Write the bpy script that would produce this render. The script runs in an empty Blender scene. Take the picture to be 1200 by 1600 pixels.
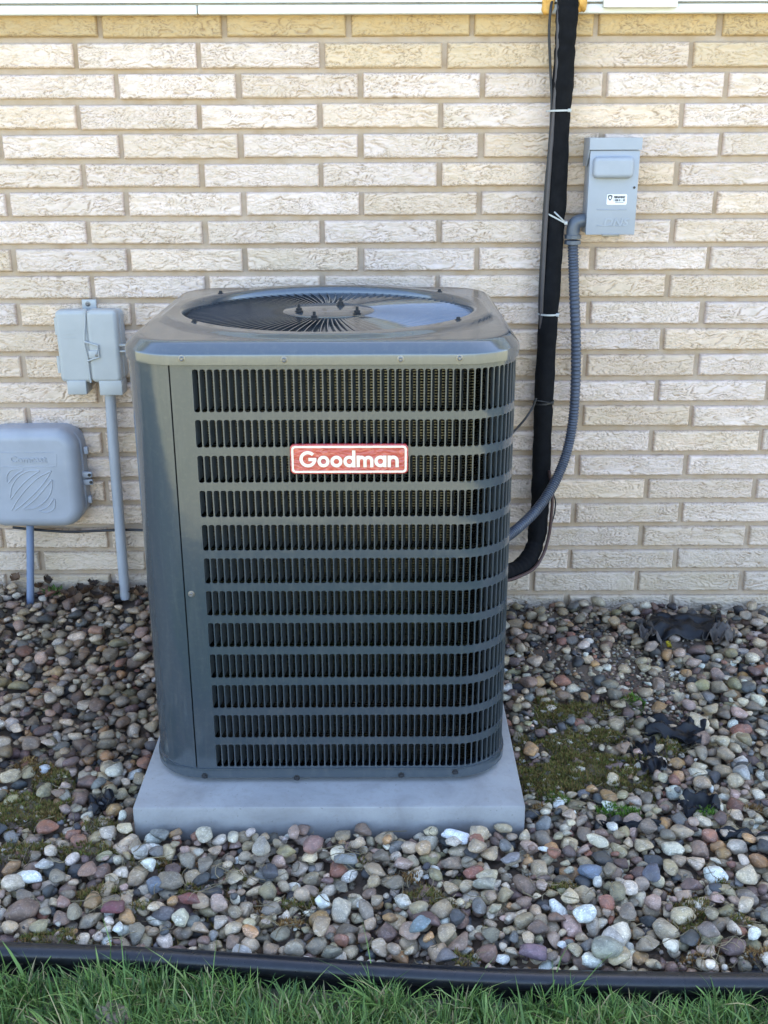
import bpy, bmesh, math, random
import numpy as np
from mathutils import Vector, Matrix
random.seed(7)
RNG = np.random.default_rng(11)
S = bpy.context.scene
COL = S.collection
R = math.radians

# ------------------------------------------------------------------ camera, sky, sun, exposure
CH, CD = 1.39, 2.8987                      # camera height and distance from the wall (wall face is y = 0)
PITCH, YAW, ROLL, FPX = R(19.46), R(0.074), R(-0.184), 1690.0
cd = bpy.data.cameras.new('camera'); cam = bpy.data.objects.new('camera', cd); COL.objects.link(cam)
cd.sensor_fit = 'HORIZONTAL'; cd.sensor_width = 36; cd.lens = 36 * FPX / 1200; cd.clip_start = 0.05; cd.clip_end = 500
fwd = Vector((math.sin(YAW) * math.cos(PITCH), math.cos(YAW) * math.cos(PITCH), -math.sin(PITCH)))
r0 = Vector((math.cos(YAW), -math.sin(YAW), 0)); u0 = r0.cross(fwd)
rt = r0 * math.cos(ROLL) + u0 * math.sin(ROLL); up = u0 * math.cos(ROLL) - r0 * math.sin(ROLL)
cam.matrix_world = Matrix(((rt.x, up.x, -fwd.x, 0), (rt.y, up.y, -fwd.y, -CD), (rt.z, up.z, -fwd.z, CH), (0, 0, 0, 1)))
S.camera = cam

SUN_EL, SUN_AZ = R(53), R(14)              # the sun stands behind the house
w = bpy.data.worlds.new('World'); S.world = w; w.use_nodes = True
nt = w.node_tree; nt.nodes.clear()
sky = nt.nodes.new('ShaderNodeTexSky'); sky.sky_type = 'NISHITA'; sky.sun_disc = False
sky.sun_elevation = SUN_EL; sky.sun_rotation = SUN_AZ; sky.air_density = 0.9; sky.dust_density = 1.6; sky.ozone_density = 0.8
bg = nt.nodes.new('ShaderNodeBackground'); bg.inputs[1].default_value = 0.10
wo = nt.nodes.new('ShaderNodeOutputWorld'); nt.links.new(sky.outputs[0], bg.inputs[0]); nt.links.new(bg.outputs[0], wo.inputs[0])
sd = bpy.data.lights.new('sun', 'SUN'); sd.energy = 5.0; sd.angle = R(0.5); sd.color = (1, 0.94, 0.84)
sun = bpy.data.objects.new('sun', sd); COL.objects.link(sun)
to_sun = Vector((math.sin(SUN_AZ) * math.cos(SUN_EL), math.cos(SUN_AZ) * math.cos(SUN_EL), math.sin(SUN_EL)))
sun.rotation_euler = (-to_sun).to_track_quat('-Z', 'Y').to_euler(); sun.location = (0, 5, 12)
S.view_settings.view_transform = 'Standard'; S.view_settings.look = 'None'
S.view_settings.exposure = 3.12; S.view_settings.gamma = 1; S.view_settings.use_curve_mapping = False

# ------------------------------------------------------------------ helpers
def ray(px, py):
    X, Y = (px - 600) / FPX, (py - 800) / FPX
    d = fwd + rt * X - up * Y
    return d
def W(px, py, y=0.0):                      # the point of the plane y = const seen at a photo pixel
    d = ray(px, py); t = (y + CD) / d.y
    return Vector((d.x * t, y, CH + d.z * t))
def G(px, py, z=0.0):                      # the point of the level z = const seen at a photo pixel
    d = ray(px, py); t = (z - CH) / d.z
    return Vector((d.x * t, -CD + d.y * t, z))

ORG = {}
def empty(name, label, cat, loc=(0, 0, 0), group=None):
    o = bpy.data.objects.new(name, None); COL.objects.link(o); o.location = loc; o.empty_display_size = 0.05
    ORG[o.name] = Vector(loc)
    return tag(o, label, cat, group)
def tag(o, label=None, cat=None, group=None, kind=None):
    if label: o['label'] = label
    if cat: o['category'] = cat
    if group: o['group'] = group
    if kind: o['kind'] = kind
    return o
def link(name, me, parent=None, loc=(0, 0, 0), rot=None, scl=None):
    o = bpy.data.objects.new(name, me); COL.objects.link(o)
    if parent:
        o.parent = parent; o.location = Vector(loc) - ORG[parent.name]; ORG[o.name] = Vector(loc)
    else:
        o.location = loc; ORG[o.name] = Vector(loc)
    if rot is not None: o.rotation_euler = rot
    if scl is not None: o.scale = scl
    return o
def big_mesh(name, V, F, mat, smooth=True, cols=None):   # numpy arrays, all faces of one size
    me = bpy.data.meshes.new(name); V = np.asarray(V, np.float32); F = np.asarray(F, np.int32); k = F.shape[1]
    me.vertices.add(len(V)); me.vertices.foreach_set('co', V.ravel())
    me.loops.add(F.size); me.loops.foreach_set('vertex_index', F.ravel())
    me.polygons.add(len(F)); me.polygons.foreach_set('loop_start', np.arange(0, F.size, k, dtype=np.int32))
    me.polygons.foreach_set('use_smooth', np.full(len(F), smooth))
    if cols is not None:
        a = me.color_attributes.new('tint', 'FLOAT_COLOR', 'POINT'); c = np.ones((len(V), 4), np.float32); c[:, :cols.shape[1]] = cols
        a.data.foreach_set('color', c.ravel())
    me.update(calc_edges=True); me.validate(); me.materials.append(mat)
    return me

class MB:
    """collects shapes in world coordinates and links them as one mesh"""
    def __init__(s): s.v = []; s.f = []; s.sm = []
    def add(s, V, F, smooth=True):
        b = len(s.v); s.v += [tuple(p) for p in V]; s.f += [tuple(i + b for i in q) for q in F]; s.sm += [smooth] * len(F); return s
    def box(s, a, b, bev=0.0):
        x0, y0, z0 = map(min, zip(a, b)); x1, y1, z1 = map(max, zip(a, b))
        if bev <= 0:
            V = [(x, y, z) for z in (z0, z1) for y in (y0, y1) for x in (x0, x1)]
            return s.add(V, [(0, 2, 3, 1), (4, 5, 7, 6), (0, 1, 5, 4), (2, 6, 7, 3), (0, 4, 6, 2), (1, 3, 7, 5)], False)
        bm = bmesh.new(); bmesh.ops.create_cube(bm, size=1)
        for v in bm.verts: v.co = ((x0 + x1) / 2 + v.co.x * (x1 - x0), (y0 + y1) / 2 + v.co.y * (y1 - y0), (z0 + z1) / 2 + v.co.z * (z1 - z0))
        bmesh.ops.bevel(bm, geom=bm.edges[:], offset=bev, segments=2, affect='EDGES', profile=0.5)
        s.bm(bm); return s
    def bm(s, bm, smooth=True):
        bm.verts.ensure_lookup_table(); bm.verts.index_update()
        s.add([v.co[:] for v in bm.verts], [[v.index for v in f.verts] for f in bm.faces], smooth); bm.free(); return s
    def tube(s, pts, r, seg=10, caps=True, rfun=None):
        pts = [Vector(p) for p in pts]; n = len(pts); V = []; F = []
        t0 = (pts[1] - pts[0]).normalized(); a = t0.orthogonal().normalized()
        for i, p in enumerate(pts):
            t = (pts[min(i + 1, n - 1)] - pts[max(i - 1, 0)]).normalized()
            a = (a - t * a.dot(t)).normalized(); b = t.cross(a)
            rr = rfun(i / (n - 1)) if rfun else (r[i] if hasattr(r, '__len__') else r)
            for k in range(seg):
                an = 2 * math.pi * k / seg; V.append(p + a * (math.cos(an) * rr) + b * (math.sin(an) * rr))
        for i in range(n - 1):
            for k in range(seg):
                k2 = (k + 1) % seg; F.append((i * seg + k, i * seg + k2, (i + 1) * seg + k2, (i + 1) * seg + k))
        s.add(V, F)
        if caps: s.add(V[:seg], [tuple(range(seg))[::-1]], False); s.add(V[-seg:], [tuple(range(seg))], False)
        return s
    def lathe(s, prof, o, axis='Z', seg=24, smooth=True):   # prof: (radius, height)
        V = []; F = []; o = Vector(o)
        for r, h in prof:
            for k in range(seg):
                an = 2 * math.pi * k / seg; c, q = r * math.cos(an), r * math.sin(an)
                V.append(o + (Vector((c, q, h)) if axis == 'Z' else Vector((c, -h, q)) if axis == 'Y' else Vector((h, c, q))))
        for i in range(len(prof) - 1):
            for k in range(seg):
                k2 = (k + 1) % seg; F.append((i * seg + k, i * seg + k2, (i + 1) * seg + k2, (i + 1) * seg + k))
        s.add(V, F, smooth); m = (len(prof) - 1) * seg
        if prof[0][0] > 1e-6: s.add(V[:seg], [tuple(range(seg))[::-1]], False)
        if prof[-1][0] > 1e-6: s.add(V[m:], [tuple(range(seg))], False)
        return s
    def prism(s, poly, y0, y1, o=(0, 0, 0)):   # polygon in (x, z), extruded from y0 (back) to y1 (front, towards the viewer)
        n = len(poly); ox, oy, oz = o
        V = [(ox + x, oy + y1, oz + z) for x, z in poly] + [(ox + x, oy + y0, oz + z) for x, z in poly]
        s.add(V, [tuple(range(n))] + [tuple(range(n, 2 * n))[::-1]] + [(i, i + n, (i + 1) % n + n, (i + 1) % n) for i in range(n)], False)
        return s
    def rbox(s, x0, x1, z0, z1, yb, yf, rc, bev, seg=6, bseg=5, draft=0.0):   # rounded box on a wall, front rounded over
        cx, cz, hx, hz = (x0 + x1) / 2, (z0 + z1) / 2, (x1 - x0) / 2, (z1 - z0) / 2
        loops = [(0 - draft, yb)]
        for i in range(bseg + 1):
            a = i / bseg * math.pi / 2; loops.append((bev * (1 - math.cos(a)), yf + bev * (1 - math.sin(a))))
        V = []; n = 4 * (seg + 1)
        for ins, y in loops:
            r = max(rc - ins, 0.0008)
            for q in range(4):
                sx, sz = ((1, 1), (-1, 1), (-1, -1), (1, -1))[q]
                for k in range(seg + 1):
                    a = q * math.pi / 2 + k / seg * math.pi / 2
                    V.append((cx + sx * (hx - ins - r) + r * math.cos(a), y, cz + sz * (hz - ins - r) + r * math.sin(a)))
        F = [(i * n + k, i * n + (k + 1) % n, (i + 1) * n + (k + 1) % n, (i + 1) * n + k) for i in range(len(loops) - 1) for k in range(n)]
        s.add(V, F, True); s.add(V[-n:], [tuple(range(n))], False); return s
    def mesh(s, name, mat, org=(0, 0, 0)):
        me = bpy.data.meshes.new(name); o = Vector(org)
        me.from_pydata([Vector(p) - o for p in s.v], [], s.f); me.polygons.foreach_set('use_smooth', s.sm)
        me.update(); me.materials.append(mat)
        bm = bmesh.new(); bm.from_mesh(me); bmesh.ops.remove_doubles(bm, verts=bm.verts[:], dist=1e-6); bmesh.ops.recalc_face_normals(bm, faces=bm.faces[:])
        for e in bm.edges:
            if len(e.link_faces) == 2 and e.calc_face_angle(0) > 0.7: e.smooth = False
        bm.to_mesh(me); bm.free()
        return me
    def build(s, name, mat, parent=None, loc=None):
        if loc is None: loc = ORG[parent.name] if parent else (0, 0, 0)
        return link(name, s.mesh(name, mat, loc), parent, loc)

def spline(pts, n=12):
    P = [Vector(p) for p in pts]; P = [P[0] * 2 - P[1]] + P + [P[-1] * 2 - P[-2]]; out = []
    for i in range(1, len(P) - 2):
        for k in range(n):
            t = k / n; a, b, c, d = P[i - 1:i + 3]
            out.append(0.5 * ((2 * b) + (c - a) * t + (2 * a - 5 * b + 4 * c - d) * t * t + (3 * b - a - 3 * c + d) * t ** 3))
    return out + [P[-2]]

_tab = np.random.default_rng(5).random(65536)
def vnoise(x, y, z=0.0, seed=0):           # smooth value noise, numpy
    x, y = np.asarray(x, float), np.asarray(y, float); z = np.asarray(z, float) + np.zeros_like(x)
    xi, yi, zi = np.floor(x).astype(int), np.floor(y).astype(int), np.floor(z).astype(int)
    fx, fy, fz = x - xi, y - yi, z - zi
    fx, fy, fz = [t * t * t * (t * (t * 6 - 15) + 10) for t in (fx, fy, fz)]
    h = lambda a, b, c: _tab[(a * 73 + b * 1619 + c * 31337 + seed * 6971 + ((a * 31) ^ (b * 57) ^ (c * 13))) & 65535]
    r = 0
    for dx in (0, 1):
        for dy in (0, 1):
            for dz in (0, 1):
                r = r + h(xi + dx, yi + dy, zi + dz) * np.where(dx, fx, 1 - fx) * np.where(dy, fy, 1 - fy) * np.where(dz, fz, 1 - fz)
    return r
def fbm(x, y, z=0.0, seed=0, oct=4):
    r, a, f, t = 0, 1.0, 1.0, 0
    for i in range(oct): r = r + a * vnoise(np.asarray(x) * f, np.asarray(y) * f, np.asarray(z) * f, seed + i); t += a; a *= 0.5; f *= 2.03
    return r / t

# ------------------------------------------------------------------ materials
class N:
    def __init__(s, name):
        s.m = bpy.data.materials.new(name); s.m.use_nodes = True; s.t = s.m.node_tree; s.t.nodes.clear()
        s.p = s.n('ShaderNodeBsdfPrincipled'); o = s.n('ShaderNodeOutputMaterial'); s.l(s.p.outputs[0], o.inputs[0])
    def n(s, t, **k):
        x = s.t.nodes.new(t)
        for a, b in k.items(): setattr(x, a, b)
        return x
    def l(s, a, b): s.t.links.new(a, b)
    def pos(s): return s.n('ShaderNodeNewGeometry').outputs['Position']
    def obj(s): return s.n('ShaderNodeTexCoord').outputs['Object']
    def mapped(s, vec, sc): m = s.n('ShaderNodeMapping'); m.inputs['Scale'].default_value = sc; s.l(vec, m.inputs[0]); return m.outputs[0]
    def noise(s, vec, scale, detail=4, rough=0.55, dist=0.0):
        x = s.n('ShaderNodeTexNoise'); x.inputs['Scale'].default_value = scale; x.inputs['Detail'].default_value = detail
        x.inputs['Roughness'].default_value = rough; x.inputs['Distortion'].default_value = dist
        s.l(vec, x.inputs['Vector']); return x.outputs['Fac']
    def ramp(s, fac, stops):
        x = s.n('ShaderNodeValToRGB'); e = x.color_ramp.elements
        while len(e) < len(stops): e.new(0.5)
        for i, (p, c) in enumerate(stops): e[i].position = p; e[i].color = (*c, 1) if len(c) == 3 else c
        s.l(fac, x.inputs[0]); return x.outputs[0]
    def mix(s, fac, a, b, mode='MIX'):
        x = s.n('ShaderNodeMix', data_type='RGBA', blend_type=mode)
        for v, i in ((fac, 0), (a, 6), (b, 7)):
            if hasattr(v, 'is_linked'): s.l(v, x.inputs[i])
            else: x.inputs[i].default_value = v if i == 0 else (*v, 1)
        return x.outputs[2]
    def math(s, op, a, b=0.0):
        x = s.n('ShaderNodeMath', operation=op)
        for i, v in enumerate((a, b)):
            if hasattr(v, 'is_linked'): s.l(v, x.inputs[i])
            else: x.inputs[i].default_value = v
        return x.outputs[0]
    def col(s, c):
        if hasattr(c, 'is_linked'): s.l(c, s.p.inputs['Base Color'])
        else: s.p.inputs['Base Color'].default_value = (*c, 1)
        return s
    def rough(s, r):
        if hasattr(r, 'is_linked'): s.l(r, s.p.inputs['Roughness'])
        else: s.p.inputs['Roughness'].default_value = r
        return s
    def set(s, **k):
        for a, b in k.items(): s.p.inputs[a.replace('_', ' ')].default_value = b
        return s
    def bump(s, h, strength=0.3, dist=0.002):
        x = s.n('ShaderNodeBump'); x.inputs['Strength'].default_value = strength; x.inputs['Distance'].default_value = dist
        s.l(h, x.inputs['Height']); s.l(x.outputs[0], s.p.inputs['Normal']); return s

def plain(name, c, rough=0.5, metallic=0.0, var=0.12, scale=30, bump=0.0, bscale=300, spec=0.5):
    k = N(name); p = k.pos(); f = k.noise(p, scale, 5)
    lo = tuple(x * (1 - var) for x in c); hi = tuple(min(1, x * (1 + var)) for x in c)
    k.col(k.ramp(f, [(0.3, lo), (0.7, hi)])).set(Metallic=metallic, Specular_IOR_Level=spec)
    k.rough(k.math('ADD', k.math('MULTIPLY', k.noise(p, scale * 2.3, 3), 0.16), rough - 0.08))
    if bump: k.bump(k.noise(p, bscale, 3), bump, 0.001)
    return k.m

def m_brick():
    k = N('bark_face_brick'); oi = k.n('ShaderNodeObjectInfo'); at = k.n('ShaderNodeAttribute', attribute_name='tint')
    p = k.pos(); n1 = k.noise(p, 9, 4); n2 = k.noise(k.mapped(p, (1, 1, 2.2)), 38, 4, 0.55); n3 = k.noise(p, 600, 2)
    c = k.mix(k.math('MULTIPLY', k.ramp(n2, [(0.42, (0, 0, 0)), (0.75, (1, 1, 1))]), 0.45), oi.outputs['Color'], (0.50, 0.40, 0.26))
    c = k.mix(k.math('MULTIPLY', k.ramp(n1, [(0.45, (0, 0, 0)), (0.75, (1, 1, 1))]), 0.30), c, (0.60, 0.47, 0.28))
    sep = k.n('ShaderNodeSeparateColor'); k.l(at.outputs['Color'], sep.inputs[0])
    c = k.mix(k.math('MULTIPLY', sep.outputs[0], 0.62), c, (0.30, 0.19, 0.11))
    c = k.mix(k.math('MULTIPLY', k.ramp(n3, [(0.55, (0, 0, 0)), (0.8, (1, 1, 1))]), 0.12), c, (0.25, 0.2, 0.15))
    k.col(c).rough(0.82).bump(k.math('ADD', k.math('MULTIPLY', n2, 0.7), k.math('MULTIPLY', n3, 0.4)), 0.5, 0.0015); return k.m
def m_mortar():
    k = N('mortar'); p = k.pos(); n1 = k.noise(p, 14, 4); n2 = k.noise(p, 420, 3)
    c = k.ramp(n1, [(0.3, (0.46, 0.34, 0.22)), (0.55, (0.53, 0.42, 0.32)), (0.8, (0.41, 0.29, 0.18))])
    c = k.mix(k.math('MULTIPLY', n2, 0.3), c, (0.30, 0.22, 0.15))
    k.col(c).rough(0.95).bump(n2, 0.5, 0.002); return k.m
def m_stone(per_object):
    k = N('pebble_stone' if per_object else 'pebble_stone_small')
    base = k.n('ShaderNodeObjectInfo').outputs['Color'] if per_object else k.n('ShaderNodeAttribute', attribute_name='tint').outputs['Color']
    p = k.pos(); n1 = k.noise(p, 48, 5, 0.6, 0.4); n2 = k.noise(p, 330, 4, 0.7); n3 = k.noise(k.mapped(p, (1, 1.7, 2.4)), 120, 3, 0.5, 1.2)
    hs = k.n('ShaderNodeHueSaturation'); hs.inputs['Saturation'].default_value = 0.75; hs.inputs['Value'].default_value = 0.55; k.l(base, hs.inputs['Color'])
    hl = k.n('ShaderNodeHueSaturation'); hl.inputs['Saturation'].default_value = 0.7; hl.inputs['Value'].default_value = 1.45; k.l(base, hl.inputs['Color'])
    c = k.mix(k.ramp(n1, [(0.35, (0, 0, 0)), (0.65, (1, 1, 1))]), base, hs.outputs[0])
    c = k.mix(k.math('MULTIPLY', k.ramp(n3, [(0.55, (0, 0, 0)), (0.66, (1, 1, 1))]), 0.55), c, hl.outputs[0])
    c = k.mix(k.math('MULTIPLY', k.ramp(n2, [(0.52, (0, 0, 0)), (0.66, (1, 1, 1))]), 0.35), c, (0.07, 0.065, 0.06))
    n4 = k.noise(p, 16, 5, .65); c = k.mix(k.math('MULTIPLY', k.ramp(n4, [(0.52, (0, 0, 0)), (0.68, (1, 1, 1))]), 0.38), c, (0.17, 0.135, 0.085))
    k.col(c).rough(k.ramp(n1, [(0.2, (0.42,) * 3), (0.8, (0.75,) * 3)])).set(Specular_IOR_Level=0.4)
    k.bump(k.math('ADD', n1, k.math('MULTIPLY', n2, 0.7)), 0.75, 0.0022); return k.m
def m_paint(name, c, rough=0.16, ior=1.72):
    k = N(name); p = k.pos(); n = k.noise(p, 5, 4); d = k.noise(p, 90, 5, 0.7)
    e = k.noise(k.mapped(p, (1, 1, .12)), 60, 4, .6); c = k.mix(k.math('MULTIPLY', k.ramp(d, [(0.5, (0, 0, 0)), (0.85, (1, 1, 1))]), 0.14), c, (0.18, 0.17, 0.14)); c = k.mix(k.math('MULTIPLY', k.ramp(e, [(0.52, (0, 0, 0)), (0.75, (1, 1, 1))]), 0.10), c, (0.20, 0.19, 0.17))
    k.col(c).rough(k.math('ADD', k.math('MULTIPLY', d, 0.12), rough - 0.06)).set(IOR=ior)
    k.bump(k.math('ADD', k.math('MULTIPLY', n, 4.0), k.math('MULTIPLY', k.noise(p, 500, 2), 0.03)), 0.10, 0.004); return k.m
def m_tint(name, rough=0.6, spec=0.4, trans=0.0, var=0.5):
    k = N(name); a = k.n('ShaderNodeAttribute', attribute_name='tint').outputs['Color']; p = k.pos()
    hs = k.n('ShaderNodeHueSaturation'); hs.inputs['Value'].default_value = 1 - var; k.l(a, hs.inputs['Color'])
    k.col(k.mix(k.noise(p, 25, 3), a, hs.outputs[0])).rough(rough).set(Specular_IOR_Level=spec)
    if trans:
        t = k.n('ShaderNodeBsdfTranslucent'); k.l(a, t.inputs[0]); ms = k.n('ShaderNodeMixShader'); ms.inputs[0].default_value = trans
        out = [x for x in k.t.nodes if x.type == 'OUTPUT_MATERIAL'][0]
        k.l(k.p.outputs[0], ms.inputs[1]); k.l(t.outputs[0], ms.inputs[2]); k.l(ms.outputs[0], out.inputs[0])
    return k.m
def m_soil():
    k = N('soil'); p = k.pos(); n1 = k.noise(p, 11, 5); n2 = k.noise(p, 160, 4, 0.7)
    c = k.ramp(n1, [(0.3, (0.11, 0.078, 0.055)), (0.55, (0.18, 0.13, 0.092)), (0.75, (0.13, 0.105, 0.06))])
    c = k.mix(k.math('MULTIPLY', n2, 0.5), c, (0.075, 0.055, 0.042)); k.col(c).rough(0.95).bump(n2, 0.8, 0.006); return k.m
def m_lawn():
    k = N('lawn_ground'); p = k.pos(); n1 = k.noise(p, 1.2, 4); n2 = k.noise(p, 60, 5, 0.7)
    c = k.ramp(n1, [(0.3, (0.21, 0.22, 0.12)), (0.55, (0.28, 0.27, 0.17)), (0.75, (0.34, 0.30, 0.21))])
    c = k.mix(k.math('MULTIPLY', n2, 0.5), c, (0.05, 0.06, 0.02)); k.col(c).rough(0.95).bump(n2, 1.0, 0.02); return k.m
M = dict(
    brick=m_brick(), mortar=m_mortar(), stone=m_stone(True), stone2=m_stone(False), soil=m_soil(), lawn=m_lawn(),
    paint=m_paint('grey_enamel', (0.047, 0.060, 0.071), 0.14), paint_in=plain('dark_enamel', (0.05, 0.056, 0.06), 0.4),
    lid=m_paint('lid_enamel', (0.047, 0.060, 0.071), 0.13, 2.0), louver=plain('louver_enamel', (0.072, 0.083, 0.09), 0.35), fin=plain('fin_enamel', (0.06, 0.068, 0.075), 0.16), pad=None, coil=plain('coil_aluminium', (0.115, 0.108, 0.085), 0.26, 0.9, 0.2, 60), dark=plain('dark_inside', (0.015, 0.015, 0.016), 0.8),
    fan=plain('fan_blade_metal', (0.42, 0.44, 0.47), 0.25, 0.85), screw=plain('screw_zinc', (0.22, 0.21, 0.20), 0.35, 0.8),
    blackscrew=plain('screw_black', (0.03, 0.03, 0.032), 0.4, 0.4), siding=plain('white_vinyl', (0.76, 0.75, 0.71), 0.4, 0, 0.04, 8),
    cream=plain('cream_vinyl', (0.78, 0.74, 0.63), 0.4, 0, 0.03), soffit=plain('soffit_white', (0.7, 0.7, 0.68), 0.5),
    roof=plain('asphalt_shingle', (0.07, 0.065, 0.06), 0.9, 0, 0.4, 60), box=plain('grey_steel_paint', (0.35, 0.37, 0.405), 0.42, 0, 0.05, 20, 0.05),
    tele=plain('light_grey_plastic', (0.43, 0.435, 0.42), 0.45, 0, 0.06, 14, 0.05), com=plain('bluish_grey_plastic', (0.36, 0.375, 0.41), 0.42, 0, 0.08, 14, 0.05),
    pvc=plain('grey_pvc', (0.37, 0.38, 0.40), 0.45, 0, 0.08, 12), pvcblue=plain('slate_blue_pvc', (0.20, 0.25, 0.36), 0.4, 0, 0.1, 12),
    foam_rubber=plain('black_foam_insulation', (0.008, 0.008, 0.009), 0.9, 0, 0.3, 40, 0.4, 160, 0.15), rubber=plain('black_cable_jacket', (0.018, 0.017, 0.018), 0.5),
    cable=plain('grey_brown_cable', (0.07, 0.06, 0.06), 0.5), brownwire=plain('brown_wire', (0.07, 0.035, 0.03), 0.5),
    flex=plain('grey_flexible_conduit', (0.075, 0.085, 0.11), 0.38, 0, 0.15, 30), fitting=plain('grey_fitting', (0.10, 0.115, 0.14), 0.35),
    tie=plain('white_nylon', (0.45, 0.45, 0.43), 0.4), foam=plain('orange_foam', (0.60, 0.32, 0.07), 0.7, 0, 0.3, 60, 0.5, 120),
    red=None, badge=plain('badge_cream', (0.80, 0.74, 0.60), 0.3, 0, 0.05), white=plain('sticker_white', (0.82, 0.82, 0.82), 0.4, 0, 0.02),
    ink=plain('printed_ink', (0.03, 0.03, 0.035), 0.5), edging=plain('black_poly_edging', (0.010, 0.010, 0.013), 0.30, 0, 0.3, 60, 0.15, 120),
    fabric=plain('torn_black_fabric', (0.010, 0.010, 0.012), 0.42, 0, 0.4, 40, 0.3, 60, 0.28), greyfabric=plain('weathered_fabric', (0.10, 0.085, 0.075), 0.8, 0, 0.4, 50, 0.5, 90),
    moss=m_tint('moss', 0.9, 0.15), grass=m_tint('grass_blade', 0.5, 0.35, 0.3, 0.35), leaf=m_tint('leaf', 0.6, 0.3, 0.15, 0.4),
    clod=plain('dry_dirt_clod', (0.22, 0.17, 0.12), 0.95, 0, 0.4, 60, 1.0, 150))
M['fin'].node_tree.nodes['Principled BSDF'].inputs['IOR'].default_value = 2.8
k = N('pad_composite'); p = k.pos(); a = k.noise(p, 7, 5, 0.6, 0.6); b = k.noise(p, 60, 5, 0.7)
c = k.ramp(a, [(0.3, (0.225, 0.22, 0.215)), (0.5, (0.30, 0.298, 0.295)), (0.72, (0.345, 0.342, 0.338))])
c = k.mix(k.math('MULTIPLY', k.ramp(b, [(0.5, (0, 0, 0)), (0.75, (1, 1, 1))]), 0.40), c, (0.21, 0.19, 0.165)); e = k.noise(p, 140, 3, 0.6); c = k.mix(k.math('MULTIPLY', k.ramp(e, [(0.66, (0, 0, 0)), (0.72, (1, 1, 1))]), 0.5), c, (0.12, 0.105, 0.09))
k.col(c).rough(0.55).bump(b, 0.25, 0.0015); M['pad'] = k.m
k = N('badge_red_under_film'); p = k.pos(); a = k.noise(k.mapped(p, (1, 1, 2.6)), 24, 3, 0.5, 0.8)
k.col(k.ramp(a, [(0.3, (0.40, 0.022, 0.025)), (0.7, (0.52, 0.05, 0.04))])).rough(0.12).set(Specular_IOR_Level=0.8, Coat_Weight=1.0, Coat_Roughness=0.06)
k.bump(a, 0.9, 0.01); M['red'] = k.m

# ------------------------------------------------------------------ ground heights
def zg(x, y):                              # top of the gravel bed: it falls away from the wall
    b = 0.105 - 0.036 * np.clip(x, -1.6, 1.6)
    return b * np.clip(1 + np.asarray(y) / 0.99, 0, 1) ** 1.5 + 0.003 + 0.009 * np.exp(-((np.asarray(y) + 1.02) / 0.09) ** 2)
EDGE_PX = [(-560, 1462), (-260, 1476), (0, 1489), (200, 1496), (400, 1508), (560, 1519), (700, 1527), (850, 1533), (1068, 1537), (1200, 1538), (1460, 1540), (1760, 1540)]
EDGE = [G(px, py - 1, 0.002) for px, py in EDGE_PX]
def edge_y(x): return np.interp(x, [p.x for p in EDGE], [p.y for p in EDGE])
MOSS = [(900, 1215, .13, .06, 0), (880, 1160, .10, .06, 0), (955, 1215, .09, .06, 0), (845, 1225, .05, .05, 0), (915, 1110, .09, .05, 0), (20, 1265, .07, .06, 0), (85, 1215, .05, .04, 0), (130, 1330, .07, .03, 0),  # photo pixel, radii in m (x, y), tint
    (905, 1195, .105, .075, 0), (865, 1110, .06, .05, 0), (940, 1150, .06, .05, 0), (985, 1100, .028, .022, 1), (872, 1252, .035, .02, 1), (960, 1266, .06, .02, 1), (1105, 1272, .035, .02, 1),
    (845, 1095, .03, .02, 2), (838, 1265, .02, .015, 2), (1040, 1165, .04, .03, 0), (45, 1200, .05, .035, 2), (60, 1265, .085, .05, 0), (30, 1330, .07, .03, 0), (150, 1290, .05, .03, 0),
    (230, 1350, .05, .02, 0), (150, 1395, .045, .025, 0), (300, 1395, .03, .02, 0), (70, 1465, .06, .025, 0), (220, 1420, .04, .02, 0), (660, 1400, .05, .022, 0), (640, 1375, .03, .018, 2),
    (455, 1415, .035, .018, 0), (450, 1445, .03, .015, 2), (690, 1415, .04, .018, 0), (880, 1387, .035, .014, 0), (1080, 1420, .05, .025, 0), (1070, 1450, .05, .022, 0), (1150, 1440, .03, .02, 0),
    (1095, 1480, .03, .015, 2), (1180, 1490, .04, .02, 2), (710, 1500, .04, .015, 0), (1130, 1385, .035, .02, 0), (560, 1350, .02, .012, 0), (1180, 1265, .03, .02, 2), (1090, 1500, .03, .012, 2), (380, 1370, .03, .012, 0)]
SOIL = [(930, 1050, .13, .08), (880, 1010, .09, .07), (1000, 1090, .10, .06), (1000, 1050, .10, .07), (960, 1010, .10, .06), (870, 955, .10, .05), (930, 985, .09, .05), (1060, 985, .14, .07), (1040, 1125, .08, .06), (1015, 1180, .05, .05)]
def patch_field(lst):
    out = []
    for q in lst:
        c = G(q[0], q[1], 0.02); z = float(zg(c.x, c.y)); c = G(q[0], q[1], z); out.append((c.x, c.y, q[2] * 1.15, q[3] * 1.15, *q[4:]))
    return out
MOSSW, SOILW = patch_field(MOSS), patch_field(SOIL)
def mask(lst, x, y):
    m = np.zeros_like(np.asarray(x, float)); j = (fbm(np.asarray(x) * 22, np.asarray(y) * 22, 0, 3, 3) - 0.5) * 1.5
    for q in lst: m = np.maximum(m, 1 - np.sqrt(((x - q[0]) / q[2]) ** 2 + ((y - q[1]) / q[3]) ** 2) + j * 0.55)
    return np.clip(m * 2.2, 0, 1)
PAD = (-0.523, 0.295, -0.984, -0.171, 0.064)   # x0 x1 y0 y1 top

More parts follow.
